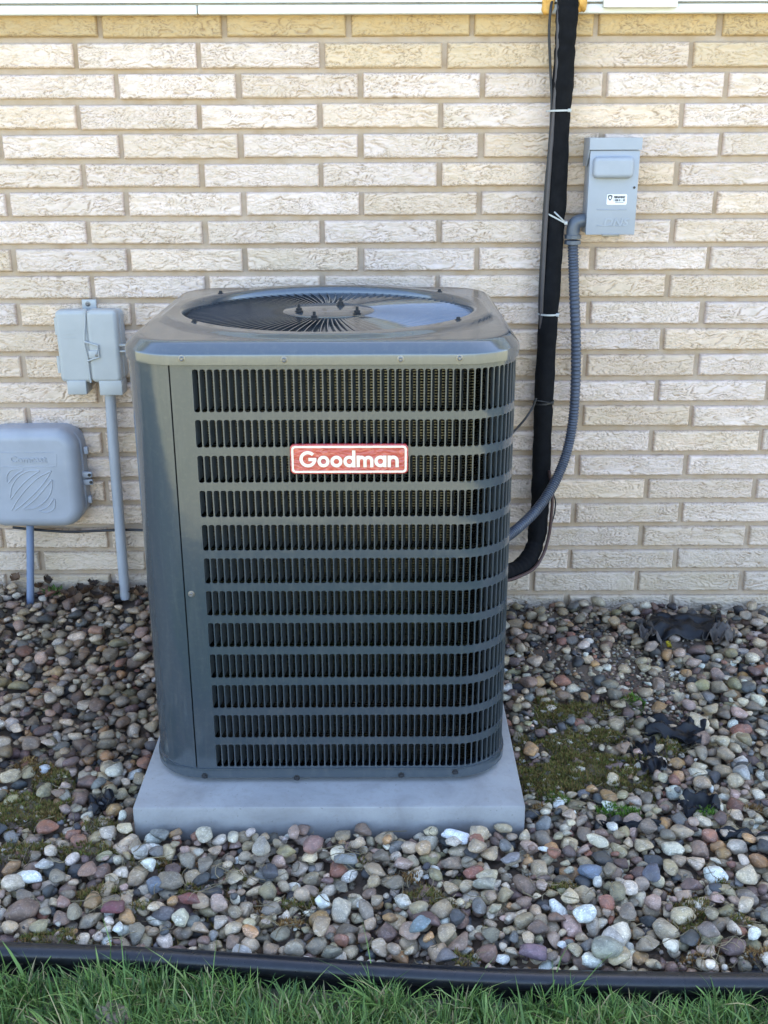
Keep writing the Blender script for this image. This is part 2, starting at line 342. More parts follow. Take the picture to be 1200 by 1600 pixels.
# lawn: one sheet to the horizon, a dip under the gravel bed keeps the sheets apart
me = MB().add([(-150, -150, -0.045), (150, -150, -0.045), (150, 150, -0.045), (-150, 150, -0.045)], [(0, 1, 2, 3)], False)
tag(me.build('lawn_ground', M['lawn']), kind='structure')
nx, ny = 300, 120
gx, gy = np.meshgrid(np.linspace(-3.0, 3.0, nx), np.linspace(0, 1, ny)); ey = edge_y(gx) + 0.012; gyw = ey * gy + 0.06 * (1 - gy)
gm = mask(MOSSW, gx, gyw); gs = mask(SOILW, gx, gyw)
gz = zg(gx, np.minimum(gyw, 0)) - 0.030 + 0.028 * gm + 0.027 * gs + (fbm(gx * 30, gyw * 30, 0, 9, 3) - 0.5) * 0.012
gz = np.where((gx > PAD[0]) & (gx < PAD[1]) & (gyw > PAD[2]) & (gyw < PAD[3]), np.minimum(gz, 0.03), gz)
idx = np.arange(nx * ny).reshape(ny, nx)
F = np.stack([idx[:-1, :-1], idx[1:, :-1], idx[1:, 1:], idx[:-1, 1:]], -1).reshape(-1, 4)
bed = link('gravel_bed', big_mesh('gravel_bed', np.stack([gx, gyw, gz], -1).reshape(-1, 3), F, M['soil'])); tag(bed, kind='structure')

# ------------------------------------------------------------------ house: brick wall, siding, eave
house = empty('house', 'cream brick house wall with white siding above it', 'house', (0, 0, 0))
ML = 0.3048; CC = 0.070917; Z0 = CH + 0.27469           # module, course, top of course 0
wall = MB().box((-5, 0.012, -0.3), (5, 0.22, 1.735)).build('brick_wall', M['mortar'], house)
BW, BH, BD = ML - 0.0125, CC - 0.0135, 0.03
def brick_variant(i):
    n1, n2 = 128, 32; x, z = np.meshgrid(np.linspace(-BW / 2, BW / 2, n1), np.linspace(-BH / 2, BH / 2, n2))
    s = i * 37.3
    wx = (fbm(x * 55, z * 70, s, 1, 2) - 0.5) * 0.016; wz = (fbm(x * 70, z * 60, s, 21, 2) - 0.5) * 0.013 + (fbm(x * 190, z * 120, s, 25, 2) - 0.5) * 0.004
    n = fbm((x + wx) * 8 + s, (z + wz) * 66 + s, s, 41, 2)
    st = n * (10 + (i % 4) * 2.2); fr = st - np.floor(st)
    crev = np.exp(-((np.minimum(fr, 1 - fr)) / 0.12) ** 2) * np.clip(fbm(x * 18 + 9, z * 30, s, 61, 2) * 2.6 - 0.6, 0.1, 1)
    h = (fr - 0.5) * 0.0038 - crev * 0.0026 + (fbm(x * 14, z * 30, s, 51, 3) - 0.5) * 0.007
    d = np.minimum(BW / 2 - np.abs(x) + (fbm(x * 90, z * 90, s, 71, 2) - .5) * .0035, BH / 2 - np.abs(z) + (fbm(x * 90, z * 90, s, 72, 2) - .5) * .0045)
    e = np.clip(d / 0.005, 0, 1); h = h * e - 0.007 * (1 - e) ** 2
    V = np.stack([x, -h, z], -1).reshape(-1, 3); idx = np.arange(n1 * n2).reshape(n2, n1)
    F = np.stack([idx[:-1, :-1], idx[:-1, 1:], idx[1:, 1:], idx[1:, :-1]], -1).reshape(-1, 4)
    rim = np.concatenate([idx[0, :], idx[1:, -1], idx[-1, -2::-1], idx[-2:0:-1, 0]]); b = V[rim].copy(); b[:, 1] = BD
    o = len(V); k = len(rim); V = np.concatenate([V, b]); j = np.arange(k)
    F = np.concatenate([F, np.stack([rim[j], o + j, o + (j + 1) % k, rim[(j + 1) % k]], -1)])
    t = np.concatenate([np.clip(crev.ravel() * 1.0 + (1 - e.ravel()) * 0.25, 0, 1), np.full(k, 0.4)])
    return big_mesh('brick', V, F, M['brick'], True, np.stack([t, t, t], -1))
BRK = [brick_variant(i) for i in range(28)]
PH = {0: .735, 1: .52}
def phase(k):
    if k in PH: return PH[k]
    return (0.83 - 0.004 * max(0, k - 6)) if k % 2 == 0 else (0.49 - 0.005 * max(0, k - 8))
for k in range(-1, 24):
    zc = Z0 - k * CC - BH / 2 - 0.0005; j0 = phase(k) * ML if k >= 0 else 0.33 * ML
    for m in range(-6, 6):
        x = j0 + (m + 0.5) * ML
        if not -1.7 < x < 1.7: continue
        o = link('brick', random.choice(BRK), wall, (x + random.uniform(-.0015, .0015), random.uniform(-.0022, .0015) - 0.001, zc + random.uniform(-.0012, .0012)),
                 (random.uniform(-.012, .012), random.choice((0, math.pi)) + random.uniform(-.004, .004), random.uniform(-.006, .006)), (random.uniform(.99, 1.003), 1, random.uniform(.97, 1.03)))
        q = random.random(); v = random.uniform(0.84, 1.01)
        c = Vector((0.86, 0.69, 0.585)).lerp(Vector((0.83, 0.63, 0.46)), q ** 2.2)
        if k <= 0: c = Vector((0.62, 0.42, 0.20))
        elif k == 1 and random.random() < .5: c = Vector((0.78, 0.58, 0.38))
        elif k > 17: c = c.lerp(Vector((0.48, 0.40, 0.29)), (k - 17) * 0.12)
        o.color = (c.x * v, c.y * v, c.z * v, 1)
far = []                                   # beyond the window of the photograph: the same bricks, joined
V0 = [(x * BW / 2, y, z * BH / 2) for y in (0, BD) for z in (-1, 1) for x in (-1, 1)]
FB = [(0, 1, 3, 2), (4, 6, 7, 5), (0, 2, 6, 4), (1, 5, 7, 3), (0, 4, 5, 1), (2, 3, 7, 6)]
fb = MB()
for k in range(-1, 24):
    zc = Z0 - k * CC - BH / 2 - 0.0005; j0 = phase(k) * ML if k >= 0 else 0.33 * ML
    for m in range(-18, 17):
        x = j0 + (m + 0.5) * ML
        if -1.7 < x < 1.7 or abs(x) > 4.7: continue
        fb.add([(x + a, b, zc + c) for a, b, c in V0], FB, False)
o = fb.build('brick', M['brick'], wall); o['kind'] = 'stuff'; o.color = (0.80, 0.60, 0.46, 1)
# siding: trim strip in two lengths, then courses up to the eave
zt0, zt1 = 1.6545, 1.6775; xs = W(308, 18, -0.03).x
for a, b in ((-5, xs - 0.001), (xs + 0.001, 5)):
    MB().box((a, -0.030, zt0), (b, 0.0, zt1 - 0.0015), 0.004).build('trim_strip', M['siding'], house)
MB().box((-5, -0.012, zt1 - 0.003), (5, 0.011, 1.74)).build('backing_board', M['siding'], house)
for i in range(11):
    z = zt1 + 0.0025 + i * 0.115
    MB().add([(-5, -0.034, z), (5, -0.034, z), (5, -0.020, z + 0.115), (-5, -0.020, z + 0.115), (-5, -0.013, z), (5, -0.013, z), (5, -0.013, z + 0.115), (-5, -0.013, z + 0.115)],
             [(0, 1, 2, 3), (4, 7, 6, 5), (0, 4, 5, 1), (3, 2, 6, 7), (0, 3, 7, 4), (1, 5, 6, 2)], False).build('siding_panel', M['siding'], house)
MB().box((-5, -0.011, 1.741), (5, 0.22, 2.96)).build('upper_wall', M['siding'], house)
a, b = W(943, 12, -0.05), W(1059, 12, -0.05)
mb = MB().box((a.x, -0.052, a.z), (b.x, -0.0345, a.z + 0.19), 0.003); mb.build('mounting_block', M['cream'], house)
MB().box((-5.3, -0.40, 2.93), (5.3, 0.0, 2.955)).build('soffit', M['soffit'], house)
MB().box((-5.3, -0.42, 2.92), (5.3, -0.402, 3.06)).build('fascia', M['siding'], house)
MB().add([(-5.4, -0.46, 3.05), (5.4, -0.46, 3.05), (5.4, 3.6, 4.45), (-5.4, 3.6, 4.45), (-5.4, 7.6, 3.05), (5.4, 7.6, 3.05)], [(0, 1, 2, 3), (3, 2, 5, 4)], False).build('roof', M['roof'], house)
MB().box((-5, 0.23, -0.3), (5, 7.2, 2.95)).build('house_body', M['siding'], house)

# ------------------------------------------------------------------ equipment pad
pad = MB().box((PAD[0], PAD[2], -0.02), (PAD[1], PAD[3], PAD[4]), 0.006).build('equipment_pad', M['pad'])
tag(pad, 'square pale grey equipment pad under the air conditioner', 'pad')

# ------------------------------------------------------------------ air conditioner
AX, AY, AH, AR = -0.117, -0.508, 0.382, 0.115
ac = empty('air_conditioner', 'dark grey outdoor air conditioner with red badge and louvered sides', 'air conditioner', (AX, AY, PAD[4]))
def rr(s, h=AH, r=AR):                     # rounded square by arc length from the front centre, rightwards
    fl = 2 * (h - r); q = r * math.pi / 2; side = fl + q; s = (s + fl / 2) % (4 * side); i = int(s // side); u = s - i * side
    if u <= fl: x, y, nx, ny = u - fl / 2, -h, 0, -1
    else:
        a = (u - fl) / r; x, y = fl / 2 + r * math.sin(a), -h + r - r * math.cos(a); nx, ny = math.sin(a), -math.cos(a)
    for _ in range(i % 4): x, y, nx, ny = -y, x, -ny, nx
    return AX + x, AY + y, nx, ny
PERI = 4 * (2 * (AH - AR) + AR * math.pi / 2)
def wallpt(s, z, inset=0.0, shift=0.0):
    x, y, nx, ny = rr(s); tx, ty = -ny, nx
    return (x - nx * inset + tx * shift, y - ny * inset + ty * shift, z)
ZB, ZT = 0.088, 0.982
ROWS = [(0.966, 0.883)] + [(0.868 - 0.0712 * i, 0.813 - 0.0712 * i) for i in range(11)]
PITCH_S = 0.01372
def louver_panel(s0, s1, slot0, slot1, label=None):
    p = MB(); V = []; F = []
    ns = int((slot1 - slot0) / PITCH_S); cols = [s0] + list(np.arange(s0 + 0.012, slot0 - 0.004, 0.012)) + [slot0 + i * PITCH_S for i in range(ns + 1)]
    c_first, c_last = len(cols) - 1 - ns, len(cols) - 1
    cols += list(np.arange(cols[-1] + 0.012, s1 - 0.004, 0.012)) + [s1]
    zs = [ZB]
    for t, b in ROWS[::-1]: zs += [b - 0.0035, t + 0.0035]
    zs.append(ZT); zs = sorted(zs)
    gi = {}
    def gv(i, j):
        if (i, j) not in gi: gi[(i, j)] = len(V); V.append(wallpt(cols[i], zs[j]))
        return gi[(i, j)]
    rows = [(MB(), j) for j in range(1, len(zs) - 2, 2)]; lm = {j: m for m, j in rows}
    for i in range(len(cols) - 1):
        for j in range(len(zs) - 1):
            q = (gv(i, j), gv(i + 1, j), gv(i + 1, j + 1), gv(i, j + 1))
            if j % 2 == 0 or not (c_first <= i < c_last): F.append(q); continue
            a0, a1 = cols[i] + 0.0012, cols[i + 1] - 0.0012; b0, b1 = zs[j] + 0.0035, zs[j + 1] - 0.0035; r = 0.0042; hole = []
            for cx, cz, st in ((a0 + r, b0 + r, math.pi), (a1 - r, b0 + r, 1.5 * math.pi), (a1 - r, b1 - r, 0), (a0 + r, b1 - r, .5 * math.pi)):
                for t in range(4):
                    an = st + t / 3 * math.pi / 2; hole.append((cx + r * math.cos(an), cz + r * math.sin(an)))
            b = len(V); V += [wallpt(*h) for h in hole]
            for c in range(4):
                for t in range(3): F.append((q[c], b + c * 4 + t + 1, b + c * 4 + t))
                F.append((q[c], q[(c + 1) % 4], b + ((c + 1) % 4) * 4, b + c * 4 + 3))
            L = [wallpt(*h) for h in hole] + [wallpt(*h, 0.0025) for h in hole]; m = lm[j]
            m.add(L, [(t, (t + 1) % 16, (t + 1) % 16 + 16, t + 16) for t in range(16)], True)
            d, sh = 0.020, 0.0056
            B = []
            for dd, s_ in ((0.0015, 0.0004), (0.010, 0.0008), (d, sh)):
                for zz in (b0 + 0.002, b0 + 0.006, b1 - 0.006, b1 - 0.002): B.append(wallpt(a0, zz if dd < 0.012 else b0 + .007 + (zz - b0 - .002) * (b1 - b0 - .014) / (b1 - b0 - .004), dd, s_))
            m.add(B, [(y * 4 + x, y * 4 + x + 1, y * 4 + 5 + x, y * 4 + 4 + x) for y in range(2) for x in range(3)], True)
    p.add(V, F, True); o = p.build('louvered_panel', M['paint'], ac)
    if label: o['label'] = label
    for m, j in rows: m.build('louver', M['louver'], o)
    return o
SEAM = -0.283
louver_panel(SEAM, 1.00, -0.2425, 0.95)
louver_panel(1.003, PERI - 0.52, 1.04, PERI - 0.55)
# plain corner panel, a hair proud, with a dark seam beside the louvered panel
mb = MB(); ss = np.linspace(PERI - 0.516, PERI + SEAM - 0.003, 48); V = []; F = []
for s in ss: V += [wallpt(s, ZB, -0.0), wallpt(s, ZT)]
F = [(2 * i, 2 * i + 2, 2 * i + 3, 2 * i + 1) for i in range(len(ss) - 1)]
mb.add(V, F)
E_ = [wallpt(ss[-1], ZB), wallpt(ss[-1], ZT), wallpt(ss[-1], ZT, 0.012), wallpt(ss[-1], ZB, 0.012)]; mb.add(E_, [(0, 1, 2, 3)], False)
cp = mb.build('corner_panel', M['paint'], ac); cp['label'] = 'plain smooth corner panel'
mb = MB(); V = [];
for s in np.linspace(PERI + SEAM - 0.012, PERI + SEAM + 0.006, 4): V += [wallpt(s, ZB, 0.013), wallpt(s, ZT, 0.013)]
mb.add(V, [(2 * i, 2 * i + 2, 2 * i + 3, 2 * i + 1) for i in range(3)]); mb.build('seam_backing', M['dark'], ac)
# coil: stacked rings of thin fin edges round a dark core
def ring_pts(inset, n=72):
    h, r = AH - inset, max(AR - inset, 0.02); L = 4 * (2 * (h - r) + r * math.pi / 2)
    return [rr(L * i / n, h, r) for i in range(n)]
n = 72; out, inn = ring_pts(0.030), ring_pts(0.040); V = []; F = []; PIT = 0.0056; nr = int((ZT - ZB - 0.01) / PIT)
for i in range(nr):
    z = ZB + 0.006 + i * PIT; b = len(V)
    for P, dz in ((inn, -0.0017), (out, -0.0010), (out, 0.0010), (inn, 0.0017)): V += [(q[0], q[1], z + dz) for q in P]
    for a in range(3): F += [(b + a * n + k_, b + a * n + (k_ + 1) % n, b + (a + 1) * n + (k_ + 1) % n, b + (a + 1) * n + k_) for k_ in range(n)]
coil = link('coil', big_mesh('coil', np.array(V) - np.array(ORG[ac.name]), np.array(F), M['coil'], False), ac, ORG[ac.name])
core = ring_pts(0.041); mb = MB(); mb.add([(q[0], q[1], ZB) for q in core] + [(q[0], q[1], ZT) for q in core], [(k_, (k_ + 1) % n, n + (k_ + 1) % n, n + k_) for k_ in range(n)]); mb.build('coil_core', M['dark'], ac)
# base pan with a folded rim and feet
mb = MB(); Vl = []; prof = [(0.006, 0.0995), (-0.0035, 0.098), (-0.0045, 0.094), (-0.0045, 0.0765), (0.003, 0.0725), (0.05, 0.0725)]
nn = 160
for ins, z in prof:
    for i in range(nn): Vl.append(wallpt(PERI * i / nn, z, ins))
mb.add(Vl, [(a * nn + i, a * nn + (i + 1) % nn, (a + 1) * nn + (i + 1) % nn, (a + 1) * nn + i) for a in range(len(prof) - 1) for i in range(nn)])
mb.add(Vl[-nn:], [tuple(range(nn))], False); base = mb.build('base_pan', M['paint'], ac)
for sx in (-1, 1):
    for sy in (-1, 1): MB().lathe([(0.03, PAD[4] - 0.001), (0.03, 0.0735)], (AX + sx * 0.27, AY + sy * 0.27, 0), 'Z', 16).build('foot', M['dark'], ac)
# top cover: skirt, rounded edge, ring boss and the fan opening
TC = 1.0175; RG = 0.313; NN = 192; ex = 0.0055
def outer(i): return wallpt(PERI * i / NN, 0, -ex)
loops = []
def offs(ins, z): return [(*rr(PERI * i / NN)[:2], rr(PERI * i / NN)[2], rr(PERI * i / NN)[3], ins, z) for i in range(NN)]
rad = 0.026
prof = [(0.002, 0.9755), (-0.001, 0.9735), (-ex, 0.975), (-ex, TC - 0.0245), (-ex + .0006, TC - 0.0220), (-ex + .0022, TC - 0.0195), (0.0105, TC - 0.0050), (0.0130, TC - 0.0026), (0.0175, TC - 0.0008), (0.024, TC)]
V = []
for ins, z in prof:
    for i in range(NN): V.append(wallpt(PERI * i / NN, z, ins))
edge = np.array(V[-NN:]); ang = np.arctan2(edge[:, 1] - AY, edge[:, 0] - AX); rad_e = np.hypot(edge[:, 0] - AX, edge[:, 1] - AY)
def boss(r): t = min(max((0.376 - r) / 0.024, 0), 1); return 0.0085 * t * t * (3 - 2 * t)
for u in np.linspace(0.08, 1, 12):
    for i in range(NN):
        r = rad_e[i] * (1 - u) + 0.329 * u; f = min(1, (rad_e[i] - r) / 0.016); V.append((AX + r * math.cos(ang[i]), AY + r * math.sin(ang[i]), TC + boss(r) * f))
for r, z in ((0.323, TC + 0.0085), (0.318, TC + 0.006), (RG + 0.001, TC - 0.001), (RG, TC - 0.012), (RG - 0.001, TC - 0.12)):
    for i in range(NN): V.append((AX + r * math.cos(ang[i]), AY + r * math.sin(ang[i]), z))
nl = len(V) // NN
mb = MB().add(V, [(a * NN + i, a * NN + (i + 1) % NN, (a + 1) * NN + (i + 1) % NN, (a + 1) * NN + i) for a in range(nl - 1) for i in range(NN)])
cover = mb.build('top_cover', M['lid'], ac)
mb = MB().lathe([(RG - 0.002, TC - 0.11), (RG - 0.004, TC - 0.45)], (AX, AY, 0), 'Z', 48); mb.build('fan_shroud', M['dark'], ac)
# fan grille with spiral fins, hub plate and its studs
grille = MB().lathe([(RG + 0.0005, TC - 0.010), (RG - 0.006, TC - 0.006), (RG - 0.008, TC - 0.012), (RG - 0.001, TC - 0.014)], (AX, AY, 0), 'Z', 96).build('fan_grille', M['paint'], ac)
NF = 96; mb = MB(); V = []; m = 9
for q in range(m + 1):
    u = q / m; r = 0.088 + (RG - 0.0885) * u; a = -0.03 * (1 - u) ** 1.5 - 0.02 * math.sin(u * math.pi); z = TC - 0.006 + 0.004 * (1 - u)
    ca, sa = math.cos(a), math.sin(a)
    for dt, dz in ((-0.0010, 0), (0.0010, 0), (-0.0066, -0.0115), (-0.0080, -0.0113)): V.append((r * ca - dt * sa, r * sa + dt * ca, z + dz))
mb.add(V, [(q * 4 + a, q * 4 + (a + 1) % 4, q * 4 + 4 + (a + 1) % 4, q * 4 + 4 + a) for q in range(m) for a in range(4)], True)
fin = mb.mesh('fin', M['fin'])
for i in range(NF): link('fin', fin, grille, (AX, AY, 0), (0, 0, 2 * math.pi * i / NF))
hub = MB().lathe([(0.100, TC - 0.010), (0.1005, TC - 0.002), (0.097, TC + 0.0005), (0.080, TC + 0.001), (0.075, TC + 0.0025), (0.012, TC + 0.0035), (0.0, TC + 0.0035)], (AX, AY, 0), 'Z', 64).build('hub_plate', M['lid'], grille)
stud = MB().lathe([(0.009, 0), (0.009, 0.003), (0.0065, 0.0035), (0.0065, 0.009), (0.0032, 0.0095), (0.0032, 0.017), (0, 0.0175)], (0, 0, 0), 'Z', 8, False).mesh('mounting_bolt', M['blackscrew'])
for px, py in ((467, 482), (491, 494), (532, 472), (558, 486)):
    g = G(px, py, TC + 0.010); link('mounting_bolt', stud, grille, (g.x, g.y, TC + 0.0025))
fan = MB().lathe([(0.0, TC - 0.055), (0.085, TC - 0.052), (0.09, TC - 0.06), (0.09, TC - 0.24), (0, TC - 0.24)], (AX, AY, 0), 'Z', 32).build('fan_motor', M['dark'], ac)
for q in range(3):
    c = R(2 + 120 * q); V = []; F = []; n1, n2 = 9, 9
    for i in range(n1):
        r = 0.075 + 0.215 * i / (n1 - 1); half = 0.42 + 0.22 * (i / (n1 - 1))
        for j in range(n2):
            t = j / (n2 - 1) * 2 - 1; a = c + half * t * (1 - 0.12 * (i / (n1 - 1))) + 0.12 * i / (n1 - 1)
            V.append((AX + r * math.cos(a), AY + r * math.sin(a), TC - 0.070 + 0.030 * t + 0.010 * (1 - t * t)))
    F = [(i * n2 + j, i * n2 + j + 1, (i + 1) * n2 + j + 1, (i + 1) * n2 + j) for i in range(n1 - 1) for j in range(n2 - 1)]
    V2 = [(x, y, z - 0.0016) for x, y, z in V]
    MB().add(V, F).add(V2, [f[::-1] for f in F]).build('fan_blade', M['fan'], fan)
# screws
def screw_mesh(name, mat):
    return MB().lathe([(0.0068, 0), (0.0068, 0.0012), (0.0042, 0.0016), (0.0042, 0.0052), (0.0030, 0.0060), (0.0018, 0.0050), (0, 0.0050)], (0, 0, 0), 'Y', 12, False).mesh(name, mat)
sc1, sc2 = screw_mesh('screw', M['screw']), screw_mesh('screw', M['blackscrew'])
yF = AY - AH
for px, py in ((284, 560), (444, 562), (626, 561), (718, 559)): g = W(px, py, yF - ex); link('screw', sc1, cover, g)
for px, py in ((320, 1212), (464, 1215), (627, 1211), (711, 1206)): g = W(px, py, yF - 0.0045); link('screw', sc2, base, g)
g = W(299, 928, yF); link('screw', sc1, ac, g)
for s_, z in ((0.70, 0.984), (0.95, 0.984), (0.70, 0.085), (0.95, 0.085)):
    x, y, _ = wallpt(s_, z, -ex); link('screw', sc2, cover if z > 0.5 else base, (x, y, z), (0, 0, R(90)))
for a in (218, 143, 325, 40):
    a = R(a); o = link('screw', sc2, cover, (AX + 0.332 * math.cos(a), AY + 0.332 * math.sin(a), TC + 0.0083), (R(-90), 0, 0))
# badge with geometric bold lettering
def arc(cx, cz, r, a0, a1, n=18): return [(cx + r * math.cos(R(a0 + (a1 - a0) * i / n)), cz + r * math.sin(R(a0 + (a1 - a0) * i / n))) for i in range(n + 1)]
def stroke(pts, w):
    L, Rr = [], []
    closed = math.hypot(pts[0][0] - pts[-1][0], pts[0][1] - pts[-1][1]) < 1e-6
    n = len(pts)
    for i in range(n):
        a = pts[i - 1] if i > 0 else (pts[-2] if closed else pts[0]); b = pts[i + 1] if i < n - 1 else (pts[1] if closed else pts[-1])
        dx, dz = b[0] - a[0], b[1] - a[1]; l = math.hypot(dx, dz) or 1; nx_, nz_ = -dz / l * w / 2, dx / l * w / 2
        L.append((pts[i][0] + nx_, pts[i][1] + nz_)); Rr.append((pts[i][0] - nx_, pts[i][1] - nz_))
    return L, Rr
def lettering(mb, glyphs, x0, z0, sc, yb, yf, wd, gap):
    x = x0
    for strokes, adv in glyphs:
        for si, p in enumerate(strokes):
            yf -= 0.00012 if si else 0
            L, Rr = stroke([(x + a * sc, z0 + b * sc) for a, b in p], wd * sc); n = len(L)
            V = [(a, yf, b) for a, b in L] + [(a, yf, b) for a, b in Rr] + [(a, yb, b) for a, b in L] + [(a, yb, b) for a, b in Rr]
            F = []
            for i in range(n - 1): F += [(i, i + 1, n + i + 1, n + i), (i, 2 * n + i, 2 * n + i + 1, i + 1), (n + i, n + i + 1, 3 * n + i + 1, 3 * n + i)]
            F += [(0, n, 3 * n, 2 * n), (n - 1, 3 * n - 1, 4 * n - 1, 2 * n - 1)]
            mb.add(V, F, False)
        x += (adv + gap) * sc
    return x
lw = 0.235; ro = 0.5 - lw / 2 - 0.06
ring = arc(0.44, 0.44, ro, 0, 360, 28)
gly = {'G': ([arc(0.62, 0.62, 0.62 - lw / 2, 42, 345, 26) + [(1.13, 0.62 - 0.0)], [(0.66, 0.60), (1.24, 0.60)]], 1.25), 'o': ([ring], 0.88),
       'd': ([ring, [(0.77, 0.0), (0.77, 1.28)]], 0.90), 'a': ([ring, [(0.77, 0.0), (0.77, 0.88)]], 0.90),
       'n': ([[(0.12, 0), (0.12, 0.88)], [(0.12, 0.5)] + arc(0.41, 0.475, 0.29, 180, 0, 12) + [(0.70, 0)]], 0.82),
       'm': ([[(0.12, 0), (0.12, 0.88)], [(0.12, 0.5)] + arc(0.37, 0.50, 0.25, 180, 0, 12) + [(0.62, 0)], [(0.62, 0.5)] + arc(0.87, 0.50, 0.25, 180, 0, 12) + [(1.12, 0)]], 1.24)}
a, b = W(454, 741, yF - 0.008), W(638, 694, yF - 0.008)
bx0, bx1, bz0, bz1 = a.x, b.x, a.z, b.z
badge = MB().rbox(bx0, bx1, bz0, bz1, yF - 0.0005, yF - 0.008, 0.009, 0.002).build('badge', M['red'], ac); badge['label'] = 'red badge with cream Goodman lettering'
mb = MB(); ii = 0.0022; n = 28
def rloop(ins, rc): 
    return [(cx + (rc) * math.cos(R(q * 90 + t * 15)), cz + rc * math.sin(R(q * 90 + t * 15))) for q, (cx, cz) in enumerate(((bx1 - ins - rc, bz1 - ins - rc), (bx0 + ins + rc, bz1 - ins - rc), (bx0 + ins + rc, bz0 + ins + rc), (bx1 - ins - rc, bz0 + ins + rc))) for t in range(7)]
o_, i_ = rloop(0.0030, 0.0070), rloop(0.0068, 0.0042)
V = [(x, yF - 0.0088, z) for x, z in o_] + [(x, yF - 0.0088, z) for x, z in i_] + [(x, yF - 0.0078, z) for x, z in o_] + [(x, yF - 0.0078, z) for x, z in i_]
mb.add(V, [(i, (i + 1) % n, n + (i + 1) % n, n + i) for i in range(n)] + [(2 * n + i, 2 * n + (i + 1) % n, (i + 1) % n, i) for i in range(n)] + [(n + i, n + (i + 1) % n, 3 * n + (i + 1) % n, 3 * n + i) for i in range(n)], False)
mb.build('badge_border', M['badge'], badge)
mb = MB(); word = [gly[ch] for ch in 'Goodman']; gap = 0.07; total = sum(g_[1] for g_ in word) + gap * 6; wx0, wx1 = W(468, 720, yF - .008).x, W(623, 720, yF - .008).x; scl = (wx1 - wx0) / total
lettering(mb, word, wx0, (bz0 + bz1) / 2 - 0.60 * scl, scl, yF - 0.0078, yF - 0.0088, lw, gap); mb.build('lettering', M['badge'], badge)

# ------------------------------------------------------------------ small texts from the built-in font
def text_mesh(name, body, size, mat, parent, loc, depth=0.0006, bold=0.0, shear=0.0, width=None):
    cu = bpy.data.curves.new(name, 'FONT'); cu.body = body; cu.size = size; cu.extrude = depth; cu.offset = bold; cu.shear = shear; cu.align_x = 'CENTER'; cu.resolution_u = 3
    t = bpy.data.objects.new('tmp', cu); COL.objects.link(t); bpy.context.view_layer.update()
    me = bpy.data.meshes.new_from_object(t.evaluated_get(bpy.context.evaluated_depsgraph_get())); bpy.data.objects.remove(t); bpy.data.curves.remove(cu)
    me.materials.clear(); me.materials.append(mat); me.name = name
    o = link(name, me, parent, loc, (R(90), 0, 0))
    if width: xs_ = [v.co.x for v in me.vertices]; f = width / (max(xs_) - min(xs_)); o.scale = (f, 1, 1)
    return o

# ------------------------------------------------------------------ disconnect box
yd = -0.080; a, b = W(914, 367, yd), W(999, 215, yd)
dx0, dx1, dz0, dz1 = W(919, 300, yd).x, W(996, 300, yd).x, a.z, b.z
dis = empty('disconnect_box', 'grey steel electrical disconnect box with white sticker on brick wall', 'electrical box', ((dx0 + dx1) / 2, 0, dz0))
MB().box((dx0 + 0.002, yd + 0.008, dz0 + 0.002), (dx1 - 0.002, -0.004, dz1 - 0.012), 0.002).build('box_body', M['box'], dis)
door = MB().box((dx0, yd, dz0), (dx1, yd + 0.007, dz1 - 0.030), 0.0015).build('box_door', M['box'], dis)
hz = dz1 - 0.028
MB().prism([(dx0 - 0.003, hz), (dx1 + 0.003, hz), (dx1 + 0.003, dz1), (dx0 - 0.003, dz1)], -0.002, yd - 0.004).add(
    [(dx0 - 0.0035, yd - 0.003, hz + .001), (dx0 - 0.0035, -0.003, hz + .001), (dx0 - 0.0035, -0.003, hz - 0.040), (dx0 - 0.0035, yd + 0.030, hz - 0.040), (dx0 - 0.0035, yd + 0.008, hz - 0.02),
     (dx0 - 0.0015, yd - 0.003, hz + .001), (dx0 - 0.0015, -0.003, hz + .001), (dx0 - 0.0015, -0.003, hz - 0.040), (dx0 - 0.0015, yd + 0.030, hz - 0.040), (dx0 - 0.0015, yd + 0.008, hz - 0.02)],
    [(0, 1, 2, 3, 4), (9, 8, 7, 6, 5), (0, 4, 9, 5), (4, 3, 8, 9), (3, 2, 7, 8)], False).build('rain_hood', M['box'], dis)
a, b = W(927, 279, yd - .02), W(993, 245, yd - .02); MB().rbox(a.x, b.x, a.z, b.z, yd + 0.001, yd - 0.020, 0.012, 0.010).build('handle_cover', M['box'], door)
a, b = W(947.5, 320, yd), W(980, 303.5, yd); st = MB().rbox(a.x, b.x, a.z, b.z, yd + 0.0005, yd - 0.0008, 0.003, 0.0003).build('sticker', M['white'], door)
sw, sh = b.x - a.x, b.z - a.z; yt = yd - 0.0012; mx = a.x + sw * 0.62
text_mesh('sticker_name', 'FERNANDEZ', sh * 0.30, M['ink'], door, (mx, yt, a.z + sh * 0.63), 0.0002, 0.0004, 0.2, sw * 0.58)
text_mesh('sticker_number', '1 008 81 1 00', sh * 0.30, M['ink'], door, (mx, yt, a.z + sh * 0.33), 0.0002, 0.0002, 0.0, sw * 0.56)
MB().box((mx - sw * .2, yt - .0003, a.z + sh * .19), (mx + sw * .22, yt + .0003, a.z + sh * .23)).build('sticker_line', M['ink'], door)
shx, shz = a.x + sw * 0.16, a.z + sh * 0.66; hs_ = sh * 0.27
so = [(-.8, .85), (0, 1.05), (.8, .85), (.75, 0), (.45, -.6), (0, -1), (-.45, -.6), (-.75, 0)]
n = 8; V = [(shx + x * hs_, yt - .0003, shz + z * hs_) for x, z in so] + [(shx + x * hs_ * .55, yt - .0003, shz + z * hs_ * .55) for x, z in so]
MB().add(V, [(i, (i + 1) % n, n + (i + 1) % n, n + i) for i in range(n)], False).build('sticker_shield', M['ink'], door)
